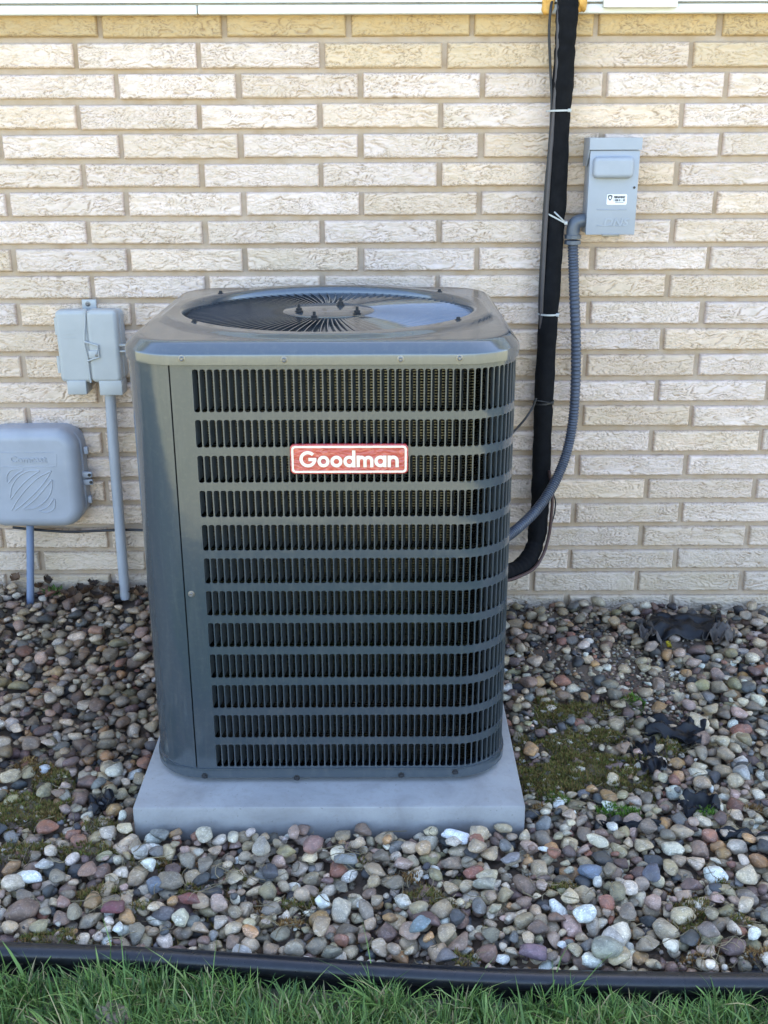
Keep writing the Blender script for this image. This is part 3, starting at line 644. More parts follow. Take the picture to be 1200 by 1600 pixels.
g = W(961, 351, yd); text_mesh('embossed_letters', 'DNS', 0.026, M['box'], door, (g.x, yd - 0.0005, g.z - 0.003), 0.0012, 0.0006, 0.25, 0.066)
a, b = W(931, 353, yd), W(979, 329, yd); mb = MB()
for z, x0_, x1_ in ((a.z, a.x, b.x), (b.z + 0.002, a.x, b.x)): mb.tube([(x0_, yd, z), (x1_, yd, z)], 0.0011, 6)
mb.build('embossed_frame', M['box'], door)
g = W(991, 293, yd); MB().lathe([(0.0032, 0), (0.0032, 0.0012), (0, 0.0013)], (g.x, yd, g.z), 'Y', 10).build('door_pin', M['blackscrew'], door)
g = W(954, 366, yd); MB().box((g.x - 0.022, yd - 0.003, dz0 - 0.004), (g.x + 0.022, yd + 0.004, dz0 + 0.002), 0.001).build('hasp', M['screw'], door)
# flexible conduit from the box to the unit
fy = -0.048
flex = empty('flexible_conduit', 'ribbed grey flexible conduit curving from disconnect box to the unit', 'conduit', W(895, 372, fy))
e1, e2 = W(912, 346, fy), W(895, 372, fy)
pe = spline([(dx0 + 0.001, fy, e1.z + .002), (e1.x - 0.004, fy, e1.z + .002), (e2.x + 0.006, fy, e1.z - 0.003), (e2.x, fy, e1.z - 0.018), (e2.x, fy, e2.z)], 8)
MB().tube(pe, 0.0175, 14).build('elbow_fitting', M['fitting'], flex)
mb = MB()
for z in (0.004, -0.010): mb.lathe([(0.0175, e2.z + z - 0.006), (0.0215, e2.z + z - 0.005), (0.0215, e2.z + z + 0.004), (0.0175, e2.z + z + 0.005)], (e2.x, fy, 0), 'Z', 10, False)
mb.build('gland_nut', M['fitting'], flex)
pts = [W(895, 376, fy), W(897, 450, fy), W(900, 550, fy - .002), W(897, 640, fy - .008), W(886, 705, -.075), W(866, 755, -.115), W(838, 797, -.17), W(800, 833, -.25), W(770, 850, -.30)]
pts = spline(pts, 90); L = sum((pts[i + 1] - pts[i]).length for i in range(len(pts) - 1)); nrib = L / 0.0076
MB().tube(pts, 0, 12, True, lambda t: 0.0132 + 0.0011 * math.sin(t * nrib * 2 * math.pi)).build('ribbed_hose', M['flex'], flex)

# ------------------------------------------------------------------ insulated line set
ly = -0.048
pp = [W(889, -14, 0.03), W(888, 0, -.035), W(885.5, 30, ly), W(880, 120, ly), W(874, 200, ly), W(868, 330, ly), W(861, 430, ly), W(854, 540, ly), W(849, 640, ly), W(845.5, 740, ly), W(843, 800, ly - .01), W(836, 850, ly - .03), W(822, 878, ly - .07), W(800, 893, -.16), W(770, 897, -.22)]
lp = spline(pp, 24); pinch = [(70, 0.10), (173, .10), (340, .10), (490, .07), (632, .09), (745, .06), (848, .12)]
def l_r(t):
    q = lp[min(int(t * (len(lp) - 1)), len(lp) - 1)]; r = 0.0262 - 0.0012 * t + 0.0007 * math.sin(t * 60) + 0.0006 * math.sin(t * 143 + 1) + 0.0004 * math.sin(t * 311)
    d = (q - cam.location); d = Vector((d.dot(rt), d.dot(up), d.dot(fwd))); y = 800 - FPX * d.y / d.z
    for p_, s_ in pinch: r *= 1 - s_ * math.exp(-((y - p_) / 6.0) ** 2)
    return r
line = MB().tube(lp, 0, 16, True, l_r).build('insulated_pipe', M['foam_rubber'], None, W(845, 760, ly)); tag(line, 'thick black foam insulated refrigerant pipe running down the brick wall', 'pipe')
c1 = MB().tube(spline([W(874, -14, -.02), W(873, 20, -.055), W(871, 100, -.06), W(866, 170, -.062), W(859, 260, -.064), W(853, 345, -.066), W(849, 420, -.066), W(846, 485, -.062), W(846, 540, -.05), W(848, 600, -.03)], 10), 0.0052, 8).build('cable', M['cable'])
tag(c1, 'grey brown cable tied along the left of black insulated pipe', 'cable')
c2 = MB().tube(spline([W(866, -10, -.02), W(861, 10, -.05), W(858, 50, -.05), W(860, 110, -.05), W(862, 165, -.055), W(858, 230, -.06), W(852, 300, -.062), W(846, 400, -.062), W(843, 470, -.058), W(845, 530, -.045), W(848, 590, -.03)], 10), 0.0034, 8).build('cable', M['rubber'])
tag(c2, 'thin black cable looping out from pipe top under the siding', 'cable')
c3 = MB().tube(spline([W(858, 735, -.07), W(863, 775, -.076), W(861, 810, -.082), W(857, 840, -.09), W(848, 868, -.115), W(832, 890, -.15), W(800, 905, -.21), W(780, 908, -.24)], 12), 0.0045, 8).build('wire', M['brownwire'])
tag(c3, 'brown wire running along the lower bend of black pipe', 'wire')
c4 = MB().tube(spline([W(864, 770, -.05), W(868, 785, -.05), W(865, 808, -.05), W(858, 825, -.06)], 8), 0.0019, 6).build('wire', M['rubber']); tag(c4, 'small black wire loop beside pipe below the ribbed conduit', 'wire')
c5 = MB().tube(spline([W(838, 622, -.075), W(832, 637, -.08), W(820, 655, -.10), W(803, 674, -.16), W(785, 690, -.2)], 10), 0.003, 8).build('wire', M['rubber']); tag(c5, 'black wire sagging from middle of pipe to the unit', 'wire')
c6 = MB().tube(spline([W(826, 862, -.07), W(815, 872, -.1), W(801, 886, -.16)], 8), 0.0022, 6).build('wire', M['rubber']); tag(c6, 'short black wire above the pipe elbow at wall foot', 'wire')
def tie(px, py, rx, slope, mat, label, tail=None):
    c = W(px, py, ly); mb = MB(); n = 28; V = []
    for r, dz in ((rx, -0.0022), (rx + .0012, -0.0022), (rx + .0012, 0.0022), (rx, 0.0022)):
        for i in range(n):
            a = 2 * math.pi * i / n; V.append((c.x + r * math.cos(a), c.y + r * math.sin(a) * 1.0, c.z + dz + slope * r * math.cos(a)))
    mb.add(V, [(q * n + i, q * n + (i + 1) % n, ((q + 1) % 4) * n + (i + 1) % n, ((q + 1) % 4) * n + i) for q in range(4) for i in range(n)])
    hx = c.x + rx * 0.75; hyy = c.y - rx * 0.72; o = mb.build('cable_tie', mat, None, c)
    MB().box((hx - .004, hyy - .004, c.z - .004 + slope * rx * .7), (hx + .004, hyy + .002, c.z + .004 + slope * rx * .7), .0008).build('tie_head', mat, o)
    if tail: MB().tube([Vector((hx, hyy - .002, c.z + slope * rx * .7)), *[W(a_, b_, hyy - .006) for a_, b_ in tail]], 0.002, 6).build('tie_tail', mat, o)
    return tag(o, label, 'cable tie', 'cable ties round the black pipe')
tie(873, 173, 0.0305, 0.02, M['tie'], 'white cable tie round pipe above the disconnect box height')
tie(857, 490, 0.0275, 0.0, M['tie'], 'white cable tie round pipe level with top of unit')
tie(869, 341, 0.0285, -0.5, M['tie'], 'slanted white cable tie with loose tail near conduit elbow', [(866, 331)])
tie(849, 628, 0.0275, 0.1, M['rubber'], 'black cable tie round pipe where thin wire leaves', [(834, 625)])
tie(846, 783, 0.0265, 0.55, M['tie'], 'white cable tie half hidden behind the ribbed conduit')
for i, (px, py, s, lab) in enumerate(((856, 8, .020, 'orange expanding foam lump left of black pipe under the siding'), (904, 4, .022, 'orange expanding foam lump right of black pipe under the siding'))):
    c = W(px, py, -0.02); bm = bmesh.new(); bmesh.ops.create_icosphere(bm, subdivisions=4, radius=1)
    P = np.array([v.co[:] for v in bm.verts]); d = 1 + (fbm(P[:, 0] * 1.6 + 5 * i, P[:, 1] * 1.6, P[:, 2] * 1.6, 8, 3) - .5) * 1.1
    for v, q in zip(bm.verts, d): v.co = Vector((c.x + v.co.x * s * q * .75, c.y + v.co.y * s * q * .8 - .012, c.z + v.co.z * s * q * 1.15))
    tag(MB().bm(bm).build('expanding_foam', M['foam'], None, c), lab, 'foam')

# ------------------------------------------------------------------ telephone box and its pipe
yt_ = -0.066; a, b = W(99, 597, yt_), W(188, 483, yt_); tx0, tx1 = W(89, 540, yt_).x, W(191, 540, -.03).x; tz0, tz1 = W(140, 598, yt_).z, W(140, 481, yt_).z
tel = empty('telephone_box', 'light grey plastic telephone box with latch beside the unit', 'utility box', ((tx0 + tx1) / 2, 0, tz0))
MB().rbox(tx0 + .004, tx1 + .003, tz0 + .002, tz1 - .012, 0.002, -0.040, 0.014, 0.004).build('box_back', M['tele'], tel)
sx = W(138, 540, yt_).x
MB().rbox(tx0, sx + 0.004, tz0, tz1 - .007, -0.034, yt_, 0.014, 0.011).build('lid', M['tele'], tel)
MB().rbox(sx, tx1, tz0, tz1 - .006, -0.034, yt_ - 0.004, 0.014, 0.011).build('lid', M['tele'], tel)
mb = MB(); sp = [(132, 483), (133, 500), (132, 535), (137, 560), (140, 585), (142, 598)]
mb.tube(spline([W(x, y, yt_ - .001) for x, y in sp], 6), 0.0026, 8); mb.build('seam_rib', M['tele'], tel)
lt = MB()
lt.tube([W(132, 534, yt_ - .006), W(153, 540, yt_ - .008), W(155, 558, yt_ - .008), W(137, 564, yt_ - .006)], 0.0026, 8); g = W(146, 550, yt_ - .004); lt.box((g.x - .013, yt_ - .007, g.z - .016), (g.x + .011, yt_ - .002, g.z + .004), .002)
latch = lt.build('latch', M['tele'], tel); g = W(151, 555, yt_ - .008); MB().lathe([(.0045, 0), (.0045, .002), (.0022, .0025), (0, .001)], (g.x, yt_ - .007, g.z), 'Y', 12).build('latch_screw', M['screw'], latch)
a, b = W(127, 484, -.02), W(148, 469, -.02); tab = MB().box((a.x, -.010, a.z), (b.x, -.002, b.z), .002).build('mounting_tab', M['tele'], tel); g = W(137, 475, -.012); link('screw', sc1, tab, (g.x, -.010, g.z))
for x0_, x1_, y0_, y1_ in ((106, 134, 598, 617), (156, 190, 598, 618)):
    a, b = W(x0_, y1_, -.07), W(x1_, y0_ - 3, -.07); MB().box((a.x, -.070, a.z), (b.x, -.012, b.z), .003).build('cable_entry', M['tele'], tel)
for y_ in (510, 570):
    g = W(84 + (y_ - 490) * .07, y_, -.06); MB().lathe([(.006, g.z - .022), (.006, g.z + .022)], (g.x + .004, -.055, 0), 'Z', 10).build('hinge', M['tele'], tel)
a, b = W(186, 550, -.06), W(199, 538, -.06); mb = MB().box((a.x, -.062, a.z), (b.x, -.050, a.z + .004), .001).box((a.x, -.062, b.z - .004), (b.x, -.050, b.z), .001).box((b.x - .005, -.062, a.z), (b.x, -.050, b.z), .001); mb.build('side_clip', M['tele'], tel)
mb = MB()
for i in range(3): a = W(98, 516 + 6 * i, yt_); mb.box((a.x, yt_ - .0007, a.z - .0012), (a.x + .034 - .004 * (i % 2), yt_ + .001, a.z + .0012))
mb.build('embossed_text', M['tele'], tel)
cp_ = MB().tube([W(172, 612, -.042), W(176, 680, -.042), W(183, 770, -.042), W(190, 860, -.042), W(196, 935, -.042)], 0.0145, 14).build('conduit_pipe', M['pvc'], None, W(190, 860, -.042)); tag(cp_, 'straight grey plastic pipe from telephone box down into gravel', 'pipe')

# ------------------------------------------------------------------ cable box
yc = -0.092; cx1 = W(134, 745, -.02).x; ccx = W(44, 745, yc).x; cx0 = 2 * ccx - cx1; cz0, cz1 = W(60, 824, yc).z, W(60, 668, yc).z
com = empty('cable_box', 'rounded grey cable company box with embossed curved leaf pattern', 'utility box', (ccx, 0, cz0))
MB().rbox(cx0 + .002, cx1 + .004, cz0 + .002, cz1 - .012, 0.002, -0.045, 0.055, 0.006, 8).build('box_back', M['com'], com)
cov = MB().rbox(cx0, cx1, cz0 - .004, cz1 - .008, -0.038, yc, 0.058, 0.030, 10, 8).build('box_cover', M['com'], com)
mb = MB(); Zp = lambda x, y: W(x / 8, 660 + y / 8, yc) + Vector((0, 0.0002, 0))
for ln in ([(85, 740), (88, 660), (150, 590), (290, 585)], [(125, 940), (150, 800), (230, 680), (350, 610), (490, 600)], [(145, 1100), (220, 970), (340, 820), (480, 690), (640, 605)],
           [(190, 1100), (300, 1010), (450, 870), (560, 740), (640, 610)], [(135, 960), (240, 820), (360, 700), (490, 610)], [(105, 760), (190, 660), (290, 595)], [(290, 1080), (420, 980), (530, 860), (650, 715)],
           [(300, 1090), (450, 1065), (570, 980), (640, 860), (655, 720)], [(490, 1105), (600, 1050), (675, 950)], [(490, 1115), (600, 1125), (680, 1070), (690, 960)]):
    mb.tube(spline([Zp(*q) for q in ln], 6), 0.0020, 6)
mb.build('leaf_emblem', M['com'], cov)
mb = MB()
for q in ([(-60, 378), (690, 378)], [(-60, 558), (660, 558), (700, 548), (706, 520), (706, 400)]): mb.tube([Zp(*u) for u in q], 0.0011, 6)
mb.build('name_panel', M['com'], cov)
g = Zp(355, 500); text_mesh('embossed_letters', 'Comcast', 0.026, M['com'], cov, (g.x, yc - 0.0004, g.z), 0.0018, 0.0006, 0, W(580 / 8, 720, yc).x - W(120 / 8, 720, yc).x)
hz_ = [W(140, 741, -.045), W(142, 753, -.045)]
MB().box((cx1 - .006, -.052, hz_[0].z - .009), (hz_[0].x + .008, -.042, hz_[0].z + .009), .004).box((cx1 - .006, -.048, hz_[1].z - .009), (hz_[1].x + .006, -.038, hz_[1].z + .008), .004).build('hasp', M['com'], com)
mb = MB()
for g in hz_: mb.lathe([(.0045, 0), (.0045, .002), (0, .0021)], (g.x + .001, -.0515 if g is hz_[0] else -.0475, g.z), 'Y', 12)
mb.build('hasp_screw', M['blackscrew'], com)
for y_ in (706, 783): g = W(132 + (y_ - 700) * .08, y_, -.055); MB().box((g.x - .006, -.044, g.z - .010), (g.x + .005, -.030, g.z + .010), .002).build('side_clip', M['com'], com)
bp = MB().tube([W(47, 820, -.06), W(47.5, 870, -.06), W(47.5, 945, -.06)], 0.0105, 14).build('conduit_pipe', M['pvcblue'], None, W(47, 870, -.06)); tag(bp, 'slate blue plastic pipe below cable company box', 'pipe')
bc = MB().tube(spline([W(20, 824, -.03), W(60, 828, -.025), (W(110, 831, -.018)), W(160, 829, -.02), W(205, 828, -.03), W(250, 830, -.06)], 8), 0.0038, 8).build('cable', M['rubber']); tag(bc, 'black cable lying along brick wall from cable company box', 'cable')

# ------------------------------------------------------------------ edging
edg = empty('garden_edging', 'black rounded plastic lawn edging between gravel and grass', 'edging', EDGE[5])
EP = spline(EDGE, 12); xj = G(1068, 1537, -.008).x
def section(P):
    mb = MB(); mb.tube(P, 0.0180, 14); n = len(P)
    V = [(p.x, p.y - .004, p.z - .012) for p in P] + [(p.x, p.y - .004, p.z - .10) for p in P] + [(p.x, p.y + .004, p.z - .012) for p in P] + [(p.x, p.y + .004, p.z - .10) for p in P]
    mb.add(V, [(i, i + 1, n + i + 1, n + i) for i in range(n - 1)] + [(2 * n + i, 3 * n + i, 3 * n + i + 1, 2 * n + i + 1) for i in range(n - 1)]); return mb.build('edging_section', M['edging'], edg)
section([p for p in EP if p.x < xj]); section([p + Vector((0.002, 0, 0)) for p in EP if p.x >= xj - 0.005])
pj = min(EP, key=lambda p: abs(p.x - xj)); MB().tube([pj + Vector((-.0015, 0, 0)), pj + Vector((.0035, 0, 0))], 0.0186, 14).build('connector', M['edging'], edg)

# ------------------------------------------------------------------ gravel: dropped stone by stone on a height map
def pebble_shape(i, sub):
    bm = bmesh.new(); bmesh.ops.create_icosphere(bm, subdivisions=sub, radius=1); P = np.array([v.co[:] for v in bm.verts]); F = np.array([[v.index for v in f.verts] for f in bm.faces]); bm.free()
    s = i * 11.7; rg = np.random.default_rng(100 + i)
    d = 1 + (fbm(P[:, 0] * 0.9 + s, P[:, 1] * 0.9, P[:, 2] * 0.9 + s, 13, 2) - .5) * 0.75
    Q = P * d[:, None]
    for _ in range(rg.integers(6, 15)):       # worn flats
        nrm = rg.normal(size=3); nrm /= np.linalg.norm(nrm); c = rg.uniform(0.42, 0.82); e = np.maximum(Q @ nrm - c, 0); Q = Q - nrm[None] * (e * rg.uniform(.6, .92))[:, None]
    Q += P * ((fbm(P[:, 0] * 3 + s, P[:, 1] * 3, P[:, 2] * 3, 17, 2) - .5) * 0.12 + (fbm(P[:, 0] * 7 + s, P[:, 1] * 7, P[:, 2] * 7, 19, 2) - .5) * 0.05)[:, None]
    return Q / np.abs(Q).max(0), F
NV = 22
HI = [pebble_shape(i, 3) for i in range(NV)]; LO = [pebble_shape(i, 2) for i in range(NV)]; TINY = [pebble_shape(i, 1) for i in range(NV)]
CELL = 0.003; X0, X1, Y0, Y1 = -1.65, 1.70, -1.42, 0.0
HX = np.arange(X0, X1, CELL); HY = np.arange(Y0, Y1, CELL); hx_, hy_ = np.meshgrid(HX, HY)
HM = zg(hx_, hy_) - 0.030 + 0.028 * mask(MOSSW, hx_, hy_) + 0.027 * mask(SOILW, hx_, hy_)
padm = (hx_ > PAD[0]) & (hx_ < PAD[1]) & (hy_ > PAD[2]) & (hy_ < PAD[3]); BASE = HM.copy(); HM[padm] = 5.0; HM[hy_ < edge_y(hx_) + 0.021] = 5.0
for px, py, r in ((47.5, 940, .02), (195, 925, .024)):
    g = W(px, py, -.05); HM[(hx_ - g.x) ** 2 + (hy_ - g.y) ** 2 < r * r] = 5.0
MK1 = mask(MOSSW, hx_, hy_); MK2 = mask(SOILW, hx_, hy_)
def at_grid(A, x, y): return A[min(int((y - Y0) / CELL), len(HY) - 1), min(int((x - X0) / CELL), len(HX) - 1)]
PALS = [((.56, .46, .32), 20), ((.42, .33, .22), 20), ((.64, .57, .46), 15), ((.27, .23, .175), 14), ((.26, .17, .13), 10), ((.19, .125, .115), 7), ((.20, .20, .205), 7), ((.085, .09, .10), 8),
        ((.82, .78, .71), 7), ((.44, .26, .11), 6), ((.32, .14, .09), 3), ((.36, .31, .18), 8), ((.48, .34, .28), 8)]
PW = np.array([p_[1] for p_ in PALS], float); PW /= PW.sum()
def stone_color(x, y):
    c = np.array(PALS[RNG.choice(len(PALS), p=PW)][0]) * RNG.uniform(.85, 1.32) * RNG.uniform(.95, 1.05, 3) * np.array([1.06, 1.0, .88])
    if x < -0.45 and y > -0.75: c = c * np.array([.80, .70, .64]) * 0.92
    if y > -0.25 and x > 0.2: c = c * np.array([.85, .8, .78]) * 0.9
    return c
# the photo's eye-catching stones first choice of place and look: pixel, semi-axes, colour, turn, label
FEATURE = [(712, 1308, (.030, .017, .014), (.86, .86, .87), -25, 'bright white angular stone against the pad'), (182, 1206, (.030, .017, .013), (.62, .55, .40), 65, 'long cream stone standing up left of the pad'),
           (488, 1329, (.022, .024, .018), (.36, .19, .15), 0, 'reddish brown rounded stone'), (410, 1340, (.022, .024, .02), (.46, .40, .31), 20, 'tall tan stone'), (178, 1427, (.022, .017, .013), (.20, .06, .07), 0, 'dark red stone near the lawn edging'),
           (297, 1408, (.026, .013, .012), (.30, .10, .08), -8, 'red striped stone'), (88, 1033, (.019, .020, .015), (.42, .26, .11), 0, 'ochre brown pebble'), (148, 968, (.02, .017, .014), (.36, .17, .09), 0, 'rust orange pebble'),
           (660, 1328, (.018, .017, .014), (.62, .40, .20), 20, 'orange and white stone'), (745, 1333, (.021, .019, .016), (.50, .37, .23), 0, 'sandy tan stone'), (1105, 1465, (.018, .02, .016), (.28, .22, .18), 0, None),
           (240, 1383, (.02, .022, .014), (.19, .22, .26), 30, 'flat slate blue stone'), (955, 1470, (.024, .022, .019), (.60, .55, .47), -15, 'pale squarish stone'), (948, 1500, (.03, .025, .02), (.36, .35, .26), 0, 'big greenish tan stone'),
           (1020, 1370, (.022, .026, .014), (.17, .17, .20), 10, 'dark triangular slate stone'), (920, 1363, (.024, .019, .015), (.19, .24, .32), -15, 'blue grey stone'), (655, 1462, (.022, .016, .013), (.24, .31, .33), 15, 'blue green stone'),
           (833, 1487, (.026, .018, .015), (.24, .15, .17), -10, 'mauve stone beside the edging'), (540, 1350, (.024, .014, .013), (.28, .28, .26), 10, None), (755, 1383, (.024, .014, .013), (.40, .36, .26), 0, None), (962, 1195, (.024, .013, .011), (.22, .13, .13), 5, 'flat dark maroon stone in the moss'),
           (35, 1420, (.036, .026, .022), (.26, .17, .12), 40, 'large brown stone at the left edge'), (1160, 1215, (.02, .03, .018), (.44, .42, .38), 15, None), (378, 1478, (.02, .014, .012), (.55, .50, .42), -10, None), (460, 1475, (.019, .015, .014), (.44, .36, .24), 0, None),
           (220, 1338, (.019, .016, .013), (.60, .57, .50), -20, None), (70, 1357, (.018, .014, .012), (.58, .55, .48), 0, None), (68, 1197, (.016, .015, .011), (.60, .60, .60), 0, 'round white speckled pebble in brown moss')]
stones = []
def drop(x, y, a, b, c, th, pct=88, force=False):
    r = max(a, b); i0, i1 = int((x - r - X0) / CELL), int((x + r - X0) / CELL) + 1; j0, j1 = int((y - r - Y0) / CELL), int((y + r - Y0) / CELL) + 1
    if i0 < 0 or j0 < 0 or i1 > len(HX) or j1 > len(HY): return None
    sx_ = hx_[j0:j1, i0:i1] - x; sy_ = hy_[j0:j1, i0:i1] - y; ct, st_ = math.cos(th), math.sin(th)
    q = ((sx_ * ct + sy_ * st_) / a) ** 2 + ((-sx_ * st_ + sy_ * ct) / b) ** 2; m = q < 0.92
    if not m.any(): return None
    H_ = HM[j0:j1, i0:i1]; pr_ = c * np.sqrt(np.maximum(1 - q, 0))
    m = m & (H_ < 4) if force else m
    if not m.any() or H_[m].max() > 4: return None
    z = np.percentile((H_ + pr_ * 0.9)[m], pct)
    return z, (j0, j1, i0, i1), m, pr_
def settle(x, y, ax, th, col, label=None, pct=88):
    a, b, c = ax; d = drop(x, y, a, b, c, th, pct, label is not None)
    if d is None: return False
    z, (j0, j1, i0, i1), m, pr_ = d; H_ = HM[j0:j1, i0:i1]
    mm = at_grid(MK1, x, y)
    if label is None and mm > .35: z -= c * 0.45
    H_[m] = np.maximum(H_[m], (z + pr_)[m]); stones.append([x, y, z, a, b, c, th, RNG.uniform(-.22, .22), RNG.uniform(-.22, .22), np.array(col), int(RNG.integers(NV)), label]); return True
for rnd in range(10800):
    u = RNG.random(); base_r = 0.0078 + 0.0135 * u ** 1.9 if rnd > 2100 else 0.0048 + .006 * u
    a = base_r * RNG.uniform(.95, 1.45); b = base_r * RNG.uniform(.75, 1.1); c = base_r * RNG.uniform(.5, .85); th = RNG.uniform(0, math.pi); best = None
    for _ in range(7):
        x, y = RNG.uniform(X0, X1), RNG.uniform(Y0, Y1)
        if y < float(edge_y(x)) + .02: continue
        m1 = at_grid(MK1, x, y); m2 = at_grid(MK2, x, y)
        if RNG.random() < min(.988, max(m1, m2) * 1.6): continue
        d = drop(x, y, a, b, c, th)
        if d and (best is None or d[0] - float(zg(x, y)) < best[0]): best = (d[0] - float(zg(x, y)), x, y)
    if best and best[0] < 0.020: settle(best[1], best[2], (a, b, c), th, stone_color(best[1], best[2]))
for _ in range(420):                       # stones bedded in the moss and bare soil
    q = (SOILW if RNG.random() < .45 else MOSSW); q = q[RNG.integers(len(q))]; x, y = q[0] + RNG.normal() * q[2] * .6, q[1] + RNG.normal() * q[3] * .6
    if not (X0 + .03 < x < X1 - .03 and float(edge_y(x)) + .03 < y < -.02): continue
    r = .006 + .013 * RNG.random() ** 1.5; ax = (r * RNG.uniform(1, 1.5), r, r * .7); th = RNG.uniform(0, 3); d = drop(x, y, *ax, th, 60)
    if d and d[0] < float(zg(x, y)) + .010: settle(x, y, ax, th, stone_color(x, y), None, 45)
for px, py, ax, col, turn, lab in FEATURE:
    g = G(px, py, .01); g = G(px, py, float(zg(g.x, g.y)) + .008); settle(g.x, g.y, ax, R(turn), col, lab or '', 60)
for _ in range(3600):                      # grit on the bare soil and in the moss
    q = (SOILW if RNG.random() < .6 else MOSSW); q = q[RNG.integers(len(q))]; x, y = q[0] + RNG.normal() * q[2] * .8, q[1] + RNG.normal() * q[3] * .8
    if not (X0 + .02 < x < X1 - .02 and float(edge_y(x)) + .02 < y < -.01): continue
    r = RNG.uniform(.0022, .0062); d = drop(x, y, r * 1.3, r, r * .8, 0)
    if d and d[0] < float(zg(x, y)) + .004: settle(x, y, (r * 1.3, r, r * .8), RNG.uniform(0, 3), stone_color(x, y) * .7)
# which 300 show largest: open to the sky at their top and big from here
def seen(s):
    x, y, z, a, b, c = s[:6]; i, j = int((x - X0) / CELL), int((y - Y0) / CELL); k_ = max(2, int(min(a, b) * .6 / CELL)); reg = HM[max(j - k_, 0):j + k_ + 1, max(i - k_, 0):i + k_ + 1]
    vis = (reg <= z + c * 1.02).mean(); P = Vector((x, y, z)) - cam.location; dz = P.dot(fwd); px = 600 + FPX * P.dot(rt) / dz; py = 800 - FPX * P.dot(up) / dz
    hid = (205 < px < 800 and py < 1230); inside = -20 < px < 1220 and 880 < py < 1560
    return (a * b / dz ** 2) * vis ** 2 * (0 if hid or not inside else 1)
order = sorted(range(len(stones)), key=lambda i: (stones[i][11] is None, -seen(stones[i])))
top = set(order[:300])
PM = [big_mesh('pebble', v, f, M['stone']) for v, f in HI]
for i in order[:300]:
    x, y, z, a, b, c, th, t1, t2, col, v, lab = stones[i]
    o = link('pebble', PM[v], bed, (x, y, z), (t1, t2, th), (a, b, c)); o.color = (*np.clip(col, 0.02, .9), 1)
    if lab: o['label'] = lab
VV, FF, CCc = [], [], []; off = 0
for i, s in enumerate(stones):
    if i in top: continue
    x, y, z, a, b, c, th, t1, t2, col, v, lab = s; P, F = (TINY if max(a, b) < .0075 or abs(x - .03) > 1.2 else LO)[v]
    Rm = np.array((Matrix.Rotation(th, 3, 'Z') @ Matrix.Rotation(t2, 3, 'Y') @ Matrix.Rotation(t1, 3, 'X')))
    VV.append((P * (a, b, c)) @ Rm.T + (x, y, z)); FF.append(F + off); off += len(P); CCc.append(np.repeat(np.clip(col, .02, .9)[None], len(P), 0))
o = link('pebbles', big_mesh('pebbles', np.concatenate(VV), np.concatenate(FF), M['stone2'], True, np.concatenate(CCc)), bed); o['kind'] = 'stuff'
def top_z(x, y):
    i, j = int(np.clip((x - X0) / CELL, 0, len(HX) - 1)), int(np.clip((y - Y0) / CELL, 0, len(HY) - 1)); h = HM[j, i]; return float(h) if h < 4 else float(zg(x, y))

# ------------------------------------------------------------------ moss, straw
TINT = {0: ((.23, .19, .05), (.15, .17, .04), (.30, .19, .07)), 1: ((.13, .26, .03), (.19, .33, .045), (.09, .18, .03)), 2: ((.33, .18, .06), (.24, .13, .05), (.38, .25, .10))}
V, F, C_ = [], [], []
WISP = [(RNG.uniform(-.75, .75), RNG.uniform(-1.34, -1.05), RNG.uniform(.012, .03), RNG.uniform(.008, .02), int(RNG.choice([0, 0, 0, 2]))) for _ in range(70)] + [(RNG.uniform(-.85, -.55), RNG.uniform(-1.2, -.7), .02, .015, int(RNG.choice([0, 2]))) for _ in range(20)]
for q in MOSSW + WISP:
    n = int(q[2] * q[3] * math.pi * 330000)
    for _ in range(min(n, 6500)):
        r, t = math.sqrt(RNG.random()) * 1.3, RNG.uniform(0, 2 * math.pi); x, y = q[0] + q[2] * r * math.cos(t), q[1] + q[3] * r * math.sin(t)
        if y < float(edge_y(x)) + .02 or (PAD[0] - .004 < x < PAD[1] + .004 and PAD[2] - .004 < y < PAD[3]): continue
        gz_ = float(at_grid(BASE, x, y)) if X0 < x < X1 else 9; tz_ = top_z(x, y)
        if tz_ > gz_ + .015: continue
        z = max(gz_, min(tz_, gz_ + .010)) - .002; L = RNG.uniform(.004, .010); t = RNG.uniform(0, 2 * math.pi); ln = RNG.uniform(.2, 1.1); wv = RNG.uniform(.0010, .0022)
        dx, dy = math.cos(t), math.sin(t); b = len(V); e = (x + dx * L * ln, y + dy * L * ln, z + L)
        V += [(x - dy * wv, y + dx * wv, z), (x + dy * wv, y - dx * wv, z), e]; F.append((b, b + 1, b + 2))
        c = np.array(TINT[q[4]][RNG.integers(3)]) * RNG.uniform(.6, 1.3); C_ += [c * .8, c * .8, c * 1.2]
tag(link('moss', big_mesh('moss', np.array(V), np.array(F), M['moss'], False, np.array(C_))), kind='stuff')
V, F, C_ = [], [], []
